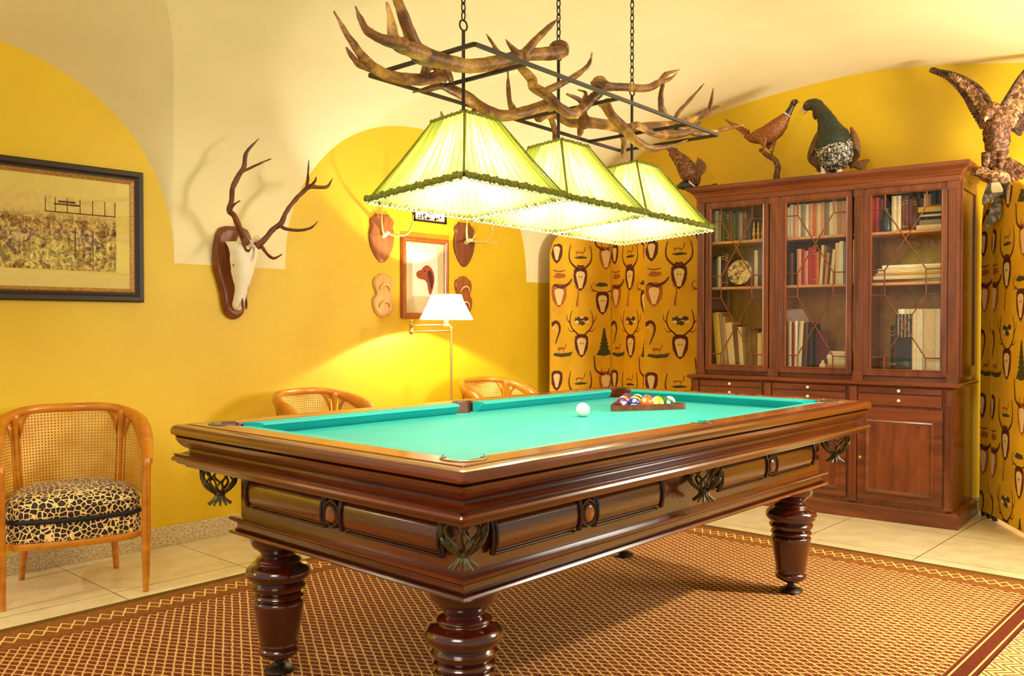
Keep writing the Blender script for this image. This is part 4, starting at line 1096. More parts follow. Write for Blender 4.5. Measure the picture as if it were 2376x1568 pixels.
st_ = empty('side_table', (.82, 2.08, 0), 0, 'small round wooden side table between the two rear tub chairs', 'side table')
MB().lathe([(.001, .612), (.17, .612), (.178, .62), (.178, .63), (.17, .636), (.001, .636)], 36).build('table_top', 'rattan', st_, smooth=40)
MB().lathe([(.016, .04), (.018, .2), (.026, .3), (.016, .4), (.02, .58), (.05, .612)], 20).build('pedestal', 'rattan', st_, smooth=50)
for k in range(3):
    a = 2*PI*k/3+.4
    MB().tube(catmull([(.0, 0, .10, .014), (.07*math.cos(a), .07*math.sin(a), .075, .013), (.15*math.cos(a), .15*math.sin(a), .012, .011)], 4), 8).build('foot', 'rattan', st_, smooth=60)

# ------------------------------------------------------------------ bookcase
bk = empty('bookcase', BKO, BKR, 'tall mahogany bookcase with three glazed doors, drawers and cupboards on the back wall', 'bookcase')
DP = .565
def B(name, boxes, m, parent=bk, bevel=.002, **k):
    mb = MB()
    for b in boxes: mb.box(*b)
    return mb.build(name, m, parent, smooth=0, bevel=bevel, **k)
XL = -1.66
def around(prof, x0, x1, yb, nm, m):
    # moulding round left, front, right: prof (out, z)
    mb = MB(); R = []
    for e, z in prof: R.append([(x0-e, yb, z), (x0-e, -e, z), (x1+e, -e, z), (x1+e, yb, z)])
    n = len(R); o = len(mb.v)
    for r in R: mb.v += r
    for a in range(n-1):
        for i in range(3): mb.f.append((o+a*4+i, o+a*4+i+1, o+(a+1)*4+i+1, o+(a+1)*4+i)); mb.mi.append(0)
        mb.f.append((o+a*4+3, o+a*4, o+(a+1)*4, o+(a+1)*4+3)); mb.mi.append(0)
    mb.f.append((o+0, o+1, o+2, o+3)); mb.mi.append(0); mb.f.append((o+(n-1)*4, o+(n-1)*4+3, o+(n-1)*4+2, o+(n-1)*4+1)); mb.mi.append(0)
    return mb
q = around([(.0, .0), (.0, .078), (-.004, .084), (-.012, .088), (-.016, .094), (-.03, .096)], XL-.03, 0, DP, '', '').build('plinth', 'bookw_h', bk, smooth=30)
B('lower_body', [(XL+.01, -.03, .022, DP, .09, .808)], 'bookw')
q = around([(-.03, .800), (-.006, .802), (.010, .808), (.018, .814), (.018, .826), (.010, .832), (-.01, .834)], XL, -.012, DP, '', '').build('counter_top', 'bookw_h', bk, smooth=30)
bays = [(-.56, -.085), (-1.095, -.625), (-1.60, -1.155)]       # right, middle, left doors
for (a, b) in bays:
    # two shallow drawers
    for z0, z1 in ((.762, .797), (.690, .754)):
        d_ = B('drawer', [(a+.005, b-.005, .008, .024, z0, z1)], 'bookw_h')
        cx_ = (a+b)/2
        mb = MB(); rr = [[(cx_+r*math.cos(2*PI*i/14), .008-e, (z0+z1)/2+r*math.sin(2*PI*i/14)) for i in range(14)] for r, e in ((.004, 0), (.004, .006), (.009, .010), (.0095, .016), (.006, .021), (.001, .022))]
        mb.loft(rr); mb.build('knob', 'ivory', d_, smooth=60)
    # cupboard door
    dr = B('cupboard_door', [(a, b, .006, .024, .118, .672)], 'bookw_h')
    z0, z1 = .16, .605; a2, b2 = a+.045, b-.045
    mb = MB(); R = []
    for e, y in ((0, .006), (.004, -.004), (.012, -.006), (.018, .0), (.026, .004)): R.append([(a2+e, y, z0+e), (b2-e, y, z0+e), (b2-e, y, z1-e), (a2+e, y, z1-e)])
    mb.loft(R, False); mb.build('panel_moulding', 'bookw_h', dr, smooth=0)
    B('panel', [(a2+.02, b2-.02, .004, .008, z0+.02, z1-.02)], 'bookw', dr, 0)
    mb = MB().lathe([(.006, 0), (.008, .002), (.005, .004), (.001, .0045)], 10); o = mb.build('keyhole', 'brass', dr, smooth=50, loc=(a+.018, .006, .37), rot=(PI/2, 0, 0))
for x in (-.075, -.61, -1.145, -1.65):
    B('lower_pilaster', [(x-.0, x+.045, .004, .03, .10, .80), (x+.006, x+.039, -.002, .01, .70, .79), (x+.006, x+.012, -.001, .01, .12, .69), (x+.033, x+.039, -.001, .01, .12, .69)], 'bookw')
# upper part
UY = .10
B('upper_side', [(-.046, -.022, UY, DP, .832, 2.06)], 'bookw'); B('upper_side', [(XL, XL+.024, UY, DP, .832, 2.06)], 'bookw')
B('side_panel', [(-.022, -.012, UY+.03, UY+.05, .86, 2.02), (-.022, -.012, DP-.05, DP-.02, .86, 2.02), (-.022, -.012, UY+.05, DP-.05, .86, .92), (-.022, -.012, UY+.05, DP-.05, 1.96, 2.02)], 'bookw')
B('back_board', [(XL+.02, -.04, DP-.02, DP, .832, 2.06)], 'bookin')
B('upper_floor', [(XL+.02, -.04, UY+.02, DP-.02, .834, .893)], 'bookw_h'); B('upper_roof', [(XL+.02, -.04, UY+.01, DP-.02, 2.0, 2.06)], 'bookw_h')
for x in (-.61, -1.145): B('divider', [(x+.008, x+.030, UY+.03, DP-.02, .893, 2.0)], 'bookin')
for (a, b) in bays:
    for z in (1.425, 1.735):
        s_ = B('shelf', [(a-.02, b+.02, UY+.06, DP-.02, z-.014, z)], 'bookin'); B('shelf_edge', [(a-.02, b+.02, UY+.055, UY+.062, z-.015, z+.001)], 'shelfe', s_, 0)
around([(-.05, 1.995), (.0, 1.998), (.004, 2.006), (.004, 2.03), (.012, 2.036), (.016, 2.05), (.036, 2.072), (.052, 2.080), (.058, 2.086), (.060, 2.104), (.052, 2.108), (-.1, 2.109)], XL, -.022, DP-UY, '', '').build('cornice', 'bookw_h', bk, smooth=30, loc=(0, UY, 0))
for x in (-.082, -.612, -1.147, XL+.0):
    mb = MB(); w = .052
    mb.box(x, x+w, UY-.002, UY+.04, .834, 1.998)
    mb.box(x-.004, x+w+.004, UY-.008, UY+.01, .834, .88); mb.box(x-.004, x+w+.004, UY-.008, UY+.01, 1.955, 1.996)
    for k in range(5):
        cxx = x+.006+k*.010
        mb.tube([(cxx, UY-.001, .89, .0036), (cxx, UY-.001, 1.95, .0036)], 8)
    mb.build('fluted_pilaster', 'bookw', bk, smooth=30)
for bi, ((a, b), (g0, g1)) in enumerate(zip(bays, [(-.513, -.118), (-1.042, -.660), (-1.562, -1.195)])):
    z0, z1, za, zb = .86, 1.995, .898, 1.958
    d_ = B('glazed_door', [(a, g0, UY, UY+.022, z0, z1), (g1, b, UY, UY+.022, z0, z1), (g0, g1, UY, UY+.022, z0, za), (g0, g1, UY, UY+.022, zb, z1)], 'bookw')
    MB().box(g0, g1, UY+.0115, UY+.0125, za, zb).build('glass', 'glass', d_, smooth=0)
    w, h = g1-g0, zb-za
    def X(u): return g0+w*u
    def Z(v): return zb-h*v
    l_, r_ = .20, .79
    Ls = [((l_, 0), (l_, .085)), ((r_, 0), (r_, .085)), ((0, .085), (l_, .085)), ((r_, .085), (1, .085)), ((l_, .085), (r_, .435)), ((r_, .085), (l_, .435)), ((0, .435), (l_, .435)), ((r_, .435), (1, .435)),
          ((l_, .435), (l_, .575)), ((r_, .435), (r_, .575)), ((0, .575), (l_, .575)), ((r_, .575), (1, .575)), ((l_, .575), (r_, .93)), ((r_, .575), (l_, .93)), ((l_, .93), (l_, 1)), ((r_, .93), (r_, 1)), ((0, .93), (l_, .93)), ((r_, .93), (1, .93))]
    mb = MB()
    for (p, q_) in Ls: mb.tube([(X(p[0]), UY+.010, Z(p[1]), .0042), (X(q_[0]), UY+.010, Z(q_[1]), .0042)], 6)
    mb.build('glazing_bar', 'bookw', d_, smooth=0)
    R = []
    for e, y in ((-.006, UY), (-.003, UY-.004), (.002, UY-.002), (.004, UY+.012)): R.append([(g0+e, y, za+e), (g1-e, y, za+e), (g1-e, y, zb-e), (g0+e, y, zb-e)])
    MB().loft(R, False).build('bead', 'bookw', d_, smooth=0)

# books: each one a thing
COL = dict(cream=S(236, 214, 168), white=S(246, 236, 214), red=S(186, 40, 26), dark_red=S(118, 30, 22), pink=S(226, 158, 130), brown=S(112, 62, 32), dark=S(46, 34, 26), green=S(66, 74, 48), tan=S(198, 148, 92), yellow=S(232, 190, 60), orange=S(214, 120, 50), grey=S(150, 140, 118), black=S(26, 20, 18), blue=S(60, 78, 96))
bm_ = {k: plain('book_'+k, v, .5, 0, .12, 60) for k, v in COL.items()}
pg_ = plain('book_pages', S(238, 222, 184), .85, 0, .08, 90)
gilt = plain('spine_band', S(206, 160, 80), .4, .2, .1)
ORD = ['first', 'second', 'third', 'fourth', 'fifth', 'sixth', 'seventh', 'eighth', 'ninth', 'tenth', 'eleventh', 'twelfth', 'thirteenth', 'fourteenth', 'fifteenth', 'sixteenth', 'seventeenth', 'eighteenth', 'nineteenth', 'twentieth']
def book_mb(w, h, d, band):
    mb = MB(); t = .0022
    mb.cur = 0; mb.box(-w/2, -w/2+t, 0, d, 0, h); mb.box(w/2-t, w/2, 0, d, 0, h)
    pr_ = [(-w/2, .004), (-w/2+.002, .0), (0, -.0025), (w/2-.002, .0), (w/2, .004), (w/2, .007), (-w/2, .007)]
    mb.prism(pr_, 'z', 0, h)
    mb.cur = 1; mb.box(-w/2+t, w/2-t, .006, d-.004, .003, h-.003)
    if band:
        mb.cur = 2
        for z in (h*.12, h*.78, h*.86): mb.box(-w/2+.0015, w/2-.0015, -.0032, .004, z, z+.004)
    return mb
BAYN = {0: 'right', 1: 'middle', 2: 'left'}
def place_book(w, h, d, cname, loc, tilt, label, group, band=False, flat=False):
    o = book_mb(w, h, d, band).build('book', [bm_[cname], pg_, gilt], smooth=0)
    o.location = bw(*loc)
    if flat: o.rotation_euler = (0, PI/2, BKR)
    else: o.rotation_euler = (0, tilt, BKR)
    return tag(o, label, 'book', group)
SHZ = {'top': 1.7365, 'middle': 1.4265, 'bottom': .8935}
CNT = {}
def row(bay, shelf, x, items, y=.185):
    for j_, it in enumerate(items):
        i = CNT.get((bay, shelf), 0); CNT[(bay, shelf)] = i+1; nx = items[j_+1] if j_+1 < len(items) else None
        w, h, cn = it[:3]; tilt = math.radians(it[3]) if len(it) > 3 else 0; band = len(it) > 4
        if abs(tilt) > 1e-3:   # lean; keep lower corner on the shelf
            W = w*math.cos(tilt)+h*abs(math.sin(tilt)); zc = w/2*abs(math.sin(tilt))
            cxx = x+w/2*math.cos(tilt)+(h*abs(math.sin(tilt)) if tilt < 0 else 0)
            place_book(w, h, .15, cn, (cxx, y, SHZ[shelf]+zc), tilt, '%s leaning book, %s from the left on the %s shelf behind the %s glass door' % (cn.replace('_', ' '), ORD[i], shelf, BAYN[bay]), 'books on the %s shelf of the %s bay' % (shelf, BAYN[bay]), band)
            x += w*math.cos(tilt)+.0015 if it[3] < 0 and nx and nx[3] < 0 else W+.001
        else:
            place_book(w, h, .15, cn, (x+w/2, y+rnd.uniform(0, .012), SHZ[shelf]), 0, '%s book, %s from the left on the %s shelf behind the %s glass door' % (cn.replace('_', ' '), ORD[i], shelf, BAYN[bay]), 'books on the %s shelf of the %s bay' % (shelf, BAYN[bay]), band)
            x += w+.0012
    return x
row(2, 'top', -1.60, [(.024, .20, 'green', 0), (.028, .215, 'cream', 0), (.020, .19, 'grey', 0), (.026, .21, 'green', 0), (.028, .205, 'green', 0, 1), (.022, .21, 'brown', 0), (.026, .19, 'green', 0), (.024, .20, 'green', 0), (.022, .19, 'grey', 0), (.026, .20, 'brown', 0, 1), (.024, .18, 'green', 0)])
row(1, 'top', -1.075, [(.026, .20, 'cream', 0), (.024, .215, 'white', 0), (.022, .21, 'pink', 0), (.026, .212, 'cream', 0), (.024, .215, 'grey', 0), (.022, .21, 'white', 0), (.026, .212, 'pink', 0), (.024, .213, 'orange', 0), (.026, .21, 'cream', 0), (.022, .214, 'pink', 0), (.024, .21, 'grey', 0), (.024, .212, 'white', 0), (.026, .215, 'cream', 0), (.024, .21, 'tan', 0), (.022, .213, 'pink', 0), (.024, .21, 'cream', 0)])
row(0, 'top', -.545, [(.024, .21, 'red', 0), (.030, .215, 'red', 0), (.022, .20, 'dark_red', 0)])
row(0, 'top', -.415, [(.026, .215, 'cream', 0), (.026, .215, 'cream', 0), (.018, .20, 'brown', 0, 1), (.020, .21, 'brown', 0, 1), (.020, .19, 'dark_red', 0), (.022, .20, 'brown', 0, 1), (.018, .21, 'dark', 0), (.020, .19, 'brown', 0), (.018, .215, 'cream', 0), (.018, .212, 'tan', 0)])
row(2, 'middle', -1.60, [(.022, .21, 'dark', 0), (.026, .20, 'green', 0), (.024, .21, 'cream', 0), (.026, .24, 'black', 0, 1), (.026, .23, 'brown', 0, 1), (.024, .22, 'dark', 0)])
row(2, 'middle', -1.29, [(.024, .24, 'cream', 0), (.026, .25, 'dark', 0), (.034, .23, 'orange', 0), (.030, .22, 'brown', 0)])
row(1, 'middle', -1.07, [(.024, .20, 'dark', 0), (.022, .21, 'brown', 0)])
row(1, 'middle', -1.00, [(.028, .235, 'pink', 0), (.020, .23, 'red', 0), (.022, .22, 'pink', 0), (.026, .24, 'red', 0), (.024, .25, 'red', 0, 1), (.020, .21, 'orange', 0), (.018, .25, 'cream', 3), (.018, .20, 'tan', 4), (.020, .22, 'cream', 5)])
row(1, 'middle', -.755, [(.026, .26, 'cream', 0), (.024, .27, 'white', 0), (.026, .265, 'grey', 0), (.028, .28, 'cream', 0), (.026, .275, 'white', 0)])
row(2, 'bottom', -1.585, [(.045, .36, 'yellow', -5), (.020, .35, 'grey', -5), (.022, .33, 'tan', -4), (.050, .29, 'cream', -6), (.036, .27, 'brown', -5), (.030, .26, 'cream', -4)])
row(2, 'bottom', -1.330, [(.020, .24, 'brown', 0), (.022, .25, 'brown', 0), (.024, .24, 'brown', 0), (.022, .22, 'cream', 0), (.024, .23, 'yellow', 0), (.020, .20, 'tan', 0)])
row(1, 'bottom', -1.055, [(.022, .30, 'cream', 0), (.020, .29, 'red', 0), (.018, .30, 'white', 0), (.024, .30, 'cream', 3), (.020, .29, 'brown', 2), (.024, .28, 'dark', 0)])
row(0, 'bottom', -.415, [(.020, .27, 'dark', 0, 1), (.022, .28, 'brown', 0, 1), (.034, .37, 'white', 0), (.034, .37, 'cream', 0), (.034, .37, 'cream', 0), (.034, .37, 'white', 0), (.034, .37, 'cream', 0), (.034, .37, 'cream', 0), (.034, .37, 'white', 0), (.034, .37, 'cream', 0)], .17)
def stack(bay, shelf, xr, items, y=.17, off=0):
    z = SHZ[shelf]+off
    for i, (t, ln, cn) in enumerate(items):
        # lying: book height runs along +x after the turn
        o = book_mb(t, ln, .16, False).build('book', [bm_[cn], pg_, gilt], smooth=0)
        o.location = bw(xr-ln+rnd.uniform(-.006, .006), y+.004*(i % 2), z+t/2+.0003); o.rotation_euler = (0, PI/2, BKR)
        z += t+.0006
        tag(o, '%s book lying flat, %s from bottom of the pile on the %s shelf, %s door' % (cn, ORD[i], shelf, BAYN[bay]), 'book', 'books lying flat in the %s bay' % BAYN[bay])
    return z
zt = stack(0, 'top', -.10, [(.026, .17, 'cream'), (.030, .16, 'grey'), (.018, .165, 'black'), (.012, .15, 'white'), (.014, .165, 'black'), (.030, .16, 'yellow')])
stack(0, 'middle', -.12, [(.018, .40, 'brown'), (.022, .40, 'cream'), (.016, .38, 'tan'), (.026, .37, 'cream'), (.020, .34, 'white')])
stack(1, 'bottom', -.655, [(.026, .145, 'tan'), (.028, .135, 'cream'), (.030, .14, 'white'), (.022, .13, 'cream')])
# ornaments
def orn(name, prof, m, x, y, z, label, cat, n=20, group=None):
    o = MB().lathe(prof, n).build(name, m, smooth=50); o.location = bw(x, y, z); o.rotation_euler.z = BKR
    return tag(o, label, cat, group)
spin = [(.001, 0), (.012, 0), (.012, .006), (.006, .012), (.010, .03), (.012, .045), (.006, .055), (.009, .07), (.004, .085), (.006, .10), (.003, .115), (.001, .12)]
gold = plain('gilt_figurine', S(224, 176, 88), .3, .3, .3, 50)
for i, x in enumerate((-1.285, -1.255, -1.225)):
    orn('figurine', spin, gold, x, .175, SHZ['top'], '%s of three small gilt turned figurines on the top shelf behind the left glass door' % ['leftmost', 'middle', 'rightmost'][i], 'figurine', 16, 'gilt figurines')
orn('ornament_jar', [(.001, 0), (.026, 0), (.030, .01), (.031, .06), (.024, .09), (.013, .105), (.012, .12), (.018, .125), (.016, .145), (.001, .15)], plain('dark_glazed_jar', S(44, 50, 38), .3, 0, .5, 40), -.448, .19, SHZ['top'], 'dark glazed jar with pale lid between red and cream books on the top shelf', 'jar')
# plate on a stand
pl = empty('decorative_plate', bw(-1.385, .19, SHZ['middle']+.004), BKR, 'patterned round plate standing upright on the middle shelf behind the left glass door', 'plate')
o = MB().lathe([(.001, .004), (.05, .0), (.062, .006), (.084, .010), (.085, .013), (.06, .012), (.05, .008), (.001, .009)], 40).build('plate', m_mott('painted_plate', S(70, 60, 34), S(214, 186, 120), S(248, 232, 190), 46), pl, smooth=50, loc=(0, 0, .092), rot=(PI/2-.16, 0, 0))
mb = MB()
for s_ in (-1, 1): mb.tube(catmull([(s_*.03, -.03, .02, .003), (s_*.03, -.02, .003, .003), (s_*.025, .05, .003, .003), (s_*.02, .03, .09, .003)], 3), 6)
mb.build('stand', 'blackw', pl, smooth=60)
o = MB().box(-.055, .055, 0, .012, 0, .24); o = o.build('picture_frame', bm_['dark_red'], smooth=0, bevel=.003)
o.location = bw(-.865, .25, SHZ['bottom']); o.rotation_euler = (0, 0, BKR); tag(o, 'dark red upright folder standing behind the books on the bottom shelf, middle bay', 'folder')
orn('ornament_box', [(.001, 0), (.022, 0), (.024, .02), (.012, .03), (.006, .05), (.001, .052)], 'ivory', -.825, .18, SHZ['bottom'], 'small cream lidded pot on the bottom shelf left of the flat book stack', 'pot')
mg = empty('booklet', bw(-.335, .155, SHZ['bottom']+.0), BKR, 'small dark striped booklet standing before the white binders behind the right glass door', 'booklet')
mb = MB()
for k in range(9): mb.cur = k % 2; mb.box(-.045+k*.010, -.036+k*.010, 0, .008, .20, .34)
mb.box(-.045, .045, .008, .012, 0, .34)
mb.build('cover', [bm_['dark'], bm_['grey']], mg, smooth=0)

# ------------------------------------------------------------------ trophy fabric screens
def strip(pts, w0, w1=None):
    w1 = w0 if w1 is None else w1; L = []; R_ = []; n = len(pts)
    for i, p in enumerate(pts):
        a = pts[max(0, i-1)]; b = pts[min(n-1, i+1)]; dx, dz = b[0]-a[0], b[1]-a[1]; q = math.hypot(dx, dz) or 1
        w = w0+(w1-w0)*i/(n-1); L.append((p[0]-dz/q*w/2, p[1]+dx/q*w/2)); R_.append((p[0]+dz/q*w/2, p[1]-dx/q*w/2))
    return [[L[i], R_[i], R_[i+1], L[i+1]] for i in range(n-1)]
def cm2(p, k=4): return catmull([tuple(q) for q in p], k)
SHD = [(x*1.28, z) for x, z in [(0, 0), (.024, .026), (.042, .07), (.047, .12), (.044, .165), (.022, .185), (-.022, .185), (-.044, .165), (-.047, .12), (-.042, .07), (-.024, .026)]]
SKL = [(x*1.45, z) for x, z in [(0, .022), (.010, .024), (.014, .05), (.022, .09), (.028, .13), (.022, .15), (.0, .158), (-.022, .15), (-.028, .13), (-.022, .09), (-.014, .05), (-.010, .024)]]
def M_(poly, m, lay): return (poly, m, lay)
def motif(kind):
    o = []
    def add(polys, m, lay):
        for p in polys: o.append((p, m, lay))
    def mir(pts): return [(-x, z) for x, z in pts]
    def sk(dark=1, s=1.0, dx=0):
        o.append(([(x*s+dx, z*s) for x, z in SHD], dark, 1)); o.append(([(x*s+dx, z*s) for x, z in SKL], 3, 2))
        for e in (-1, 1): o.append(([(dx+s*e*.010+.004*math.cos(a*1.05)*s, s*.112+.008*math.sin(a*1.05)*s) for a in range(6)], 2, 3))
    if kind == 'lyre':
        sk()
        P = [(.018, .165), (.05, .19), (.085, .225), (.098, .265), (.096, .31), (.084, .36)]
        for f in (lambda p: p, mir): add(strip(cm2(f(P)), .019, .006), 1, 1)
        for f in (lambda p: p, mir): add(strip(cm2(f([(0, .19), (.02, .198), (.03, .18)])), .016, .012), 1, 3)
        add(strip(cm2([(-.04, .30), (-.01, .305), (.02, .30), (.035, .315)]), .014, .008), 4, 1); add(strip([(.035, .315), (.04, .345)], .008, .004), 2, 1)
        add(strip([(-.03, .30), (-.032, .27)], .005), 4, 1); add(strip([(.015, .30), (.018, .27)], .005), 4, 1); add([[(-.06, .262), (-.02, .252), (.05, .258), (.06, .268), (.0, .275)]], 5, 1)
    if kind == 'branch':
        sk()
        for f in (lambda p: p, mir):
            add(strip(cm2(f([(.018, .17), (.045, .195), (.085, .235), (.10, .29), (.09, .35), (.075, .37)])), .014, .004), 1, 1)
            add(strip(f([(.06, .21), (.095, .205), (.12, .235)]), .009, .003), 1, 1); add(strip(f([(.098, .27), (.125, .30), (.128, .34)]), .009, .003), 1, 1)
        for (x, z, m, r) in ((-.03, .30, 5, .035), (.03, .305, 1, .03), (.05, .28, 3, .022), (-.045, .28, 3, .022), (0, .27, 5, .03), (0, .315, 3, .018)):
            add([[(x+r*(1+.3*math.sin(a*2.3))*math.cos(a*PI/5), z+r*.5*(1+.4*math.cos(a*3.1))*math.sin(a*PI/5)) for a in range(10)]], m, 1 if m == 5 else 2)
    if kind == 'small': o.append(([(x*.85, z*.85) for x, z in SHD], 1, 1)); o.append(([(x*.7, z*.8+.01) for x, z in SKL], 3, 2))
    if kind == 'goat':
        o.append(([(x*1.1, z) for x, z in SHD], 4, 1)); o.append(([(x, z*.95) for x, z in SKL], 3, 3)); add(strip(cm2([(.0, .155), (.04, .165), (.085, .19), (.11, .225)]), .030, .010), 1, 2); add(strip(cm2([(0, .16), (-.03, .175), (-.05, .165)]), .026, .012), 1, 2)
        add([[(-.05, .235), (.0, .225), (.06, .24), (.05, .262), (-.02, .268)]], 4, 1)
        add(strip(cm2([(-.05, .29), (.0, .28), (.05, .29)]), .006), 1, 2)
    if kind == 'tilt':
        o.append((SHD, 4, 1)); o.append((SKL, 3, 2)); add(strip(cm2([(-.01, .16), (-.05, .17), (-.09, .20), (-.10, .26), (-.105, .31)]), .02, .008), 1, 2); add(strip([(-.04, .17), (-.035, .215)], .008, .003), 1, 2); add(strip(cm2([(.01, .165), (.03, .19), (.02, .21)]), .012, .004), 1, 2)
    if kind == 'spread':
        sk()
        for f in (lambda p: p, mir): add(strip(cm2(f([(.015, .165), (.05, .185), (.09, .20), (.10, .23), (.07, .255)])), .010, .003), 1, 1); add(strip(f([(.07, .19), (.10, .18)]), .007, .003), 1, 1)
        add([[(-.07, .232), (-.02, .222), (.05, .23), (.04, .25), (-.03, .258)]], 5, 1)
    if kind == 'fir':
        for i in range(6): w = .055-.008*i; z = .03+i*.028; add([[(-w, z), (-w*.4, z-.006), (0, z+.0), (w*.5, z-.008), (w, z+.002), (.006, z+.045), (-.004, z+.045)]], 5, 1+(i % 2))
        add([[(-.07, .0), (.0, -.01), (.06, .004), (.05, .03), (-.05, .028)]], 5, 1)
    if kind == 'fawn': add(strip(cm2([(0, 0), (.004, .05), (.012, .09), (.01, .12)]), .018, .010), 4, 1); add(strip([(.01, .12), (.03, .16)], .004), 1, 1); add(strip([(.01, .12), (-.02, .165)], .004), 1, 1)
    if kind == 'horn': add(strip(cm2([(-.04, .14), (.0, .17), (.03, .15), (.035, .10), (.01, .03), (.0, .0)]), .030, .006), 1, 1); add(strip(cm2([(-.03, .12), (.0, .13), (.01, .09)]), .012, .004), 3, 2)
    if kind == 'doe': add(strip(cm2([(-.03, .05), (0, .055), (.03, .05)]), .022, .016), 4, 1); add(strip([(.03, .055), (.045, .09)], .009), 4, 1); add([[(-.07, .0), (.0, -.014), (.08, -.004), (.10, .03), (.06, .02), (.0, .015), (-.06, .02)]], 5, 1); add(strip([(-.02, .05), (-.022, .01)], .005), 4, 2); add(strip([(.02, .05), (.022, .01)], .005), 4, 2)
    return o
LAY = [('lyre', .25, .445), ('branch', .26, .91), ('small', .045, .655), ('goat', .065, .315), ('tilt', .475, .615), ('spread', .445, .26), ('fir', .46, .93), ('fawn', .22, .27+.055), ('horn', .035, 1.02), ('doe', .085, .93), ('small', .045, .655-.0)]
REP = .985
def panel(parent, w, hs, hc, dz=0, dx=0, flipx=False):
    n = 18; top = [(w*i/n, hs+(hc-hs)*math.sin(PI*min(1, max(0, i/n)))**.55) for i in range(n+1)]
    poly = [(0, .03), (w, .03)]+top[::-1]
    mb = MB(); mb.prism(poly, 'y', 0, .022)
    def ztop(x):
        t = min(.999, max(.001, x/w)); return hs+(hc-hs)*math.sin(PI*t)**.55-.004
    for kind, mx, mz in LAY[:-1]:
        for r in (-1, 0, 1, 2):
            for sh in (0,):
                for p, m, lay in motif(kind):
                    P = [(x+mx+dx, z+mz+dz+r*REP) for x, z in p]
                    if max(x for x, _ in P) <= .004 or min(x for x, _ in P) >= w-.004 or max(z for _, z in P) < .04: continue
                    P = [(min(w-.001, max(.001, x)), z) for x, z in P]
                    if min(z-ztop(x) for x, z in P) >= 0: continue
                    P = [(x, min(ztop(x), max(.035, z))) for x, z in P]
                    ar = abs(sum(P[i][0]*P[(i+1) % len(P)][1]-P[(i+1) % len(P)][0]*P[i][1] for i in range(len(P))))/2
                    if ar < 1e-7: continue
                    mb.cur = m; y = -.0009*lay; o_ = len(mb.v); mb.v += [(x, y, z) for x, z in P]
                    s_ = sum(P[i][0]*P[(i+1) % len(P)][1]-P[(i+1) % len(P)][0]*P[i][1] for i in range(len(P)))
                    idx = list(range(o_, o_+len(P)))
                    if s_ < 0: idx = idx[::-1]
                    mb.f.append(tuple(idx)); mb.mi.append(m)
    o = mb.build('screen_panel', ['fabric', 'f_brown', 'ink', 'f_skull', 'f_lbrown', 'f_green'], parent, smooth=0, recalc=False, weld=False)
    e = MB(); e.tube([(0, .011, .03, .011), (0, .011, hs, .011)], 8); e.tube([(x, .011, z+.003, .0115) for x, z in top], 8)
    e.build('screen_edge', 'fabric', o, smooth=60)
    MB().box(.02, .05, .0, .02, 0, .03).box(w-.05, w-.02, .0, .02, 0, .03).build('screen_foot', 'blackw', o, smooth=0)
    return o
def screen(pts, label, hs, hc, dz, dxs):
    r = empty('folding_screen', (pts[0][0], pts[0][1], 0), 0, label, 'folding screen')
    for i, (a, b) in enumerate(zip(pts, pts[1:])):
        d = Vector((b[0]-a[0], b[1]-a[1])); w = d.length-.004
        o = panel(r, w, hs, hc, dz, dxs[i]); o.location = (a[0]-pts[0][0], a[1]-pts[0][1], 0); o.rotation_euler = (0, 0, math.atan2(d.y, d.x))
    return r
screen([(2.60, 2.245), (3.075, 2.02), (2.925, 1.60), (3.12, 1.17)], 'ochre folding screen printed with mounted stag skulls in the corner left of the bookcase', 1.72, 1.93, 0, [0, .0, 0])
screen([(3.30, -.600), (3.19, -.690), (2.73, -.995), (2.60, -1.45)], 'ochre folding screen printed with mounted stag skulls right of the bookcase', 1.74, 1.965, -.06, [-.02, -.04, 0])

# ------------------------------------------------------------------ mounted birds
def org(pts, name, m, parent, n=16, k=5, flat=1.0, smooth=80, noi=0.0, up=None):
    o = MB().tube(catmull(pts, k), n, True, flat, up).build(name, m, parent, smooth=smooth)
    if noi:
        for v in o.data.vertices: v.co += v.normal*noi*noise.noise(v.co*45)
    return o
def feathers(mb, bases, tips, w=.012, flat=.22):
    for b, t in zip(bases, tips):
        b, t = Vector(b), Vector(t); m_ = (b+t)/2
        mb.tube([tuple(b)+(w*.45,), tuple(b.lerp(t, .35))+(w*.9,), tuple(b.lerp(t, .75))+(w,), tuple(b.lerp(t, .93))+(w*.7,), tuple(t)+(w*.12,)], 8, True, flat, (0, 1, 0))
def lerpl(P, t):
    t = t*(len(P)-1); i = min(int(t), len(P)-2); f = t-i
    return tuple(P[i][j]+(P[i+1][j]-P[i][j])*f for j in range(len(P[0])))
TOPZ = 2.109
# pheasant
ph = empty('stuffed_pheasant', bw(-1.165, .25, TOPZ), BKR, 'copper cock pheasant perched on a bare branch on top of the bookcase, facing right', 'stuffed bird')
def ps(pts, x0=-1.165, z0=TOPZ, y0=.25): return [(p[0]-x0, p[1], p[2]-z0)+tuple(p[3:]) for p in pts]
org(ps([(-1.165, 0, 2.109, .022), (-1.160, 0, 2.16, .020), (-1.152, 0, 2.225, .019), (-1.175, 0, 2.27, .018), (-1.225, 0, 2.305, .016), (-1.275, 0, 2.35, .012)]), 'branch', 'bark', ph, 10, 4, noi=.004)
org(ps([(-1.175, 0, 2.27, .012), (-1.19, .0, 2.30, .008), (-1.20, 0, 2.33, .005)]), 'branch', 'bark', ph, 8)
org(ps([(-1.385, 0, 2.455, .012), (-1.33, 0, 2.435, .032), (-1.265, 0, 2.435, .052), (-1.20, 0, 2.455, .064), (-1.15, 0, 2.49, .058), (-1.11, 0, 2.53, .038), (-1.088, 0, 2.555, .026)]), 'body', 'ph_body', ph, noi=.005)
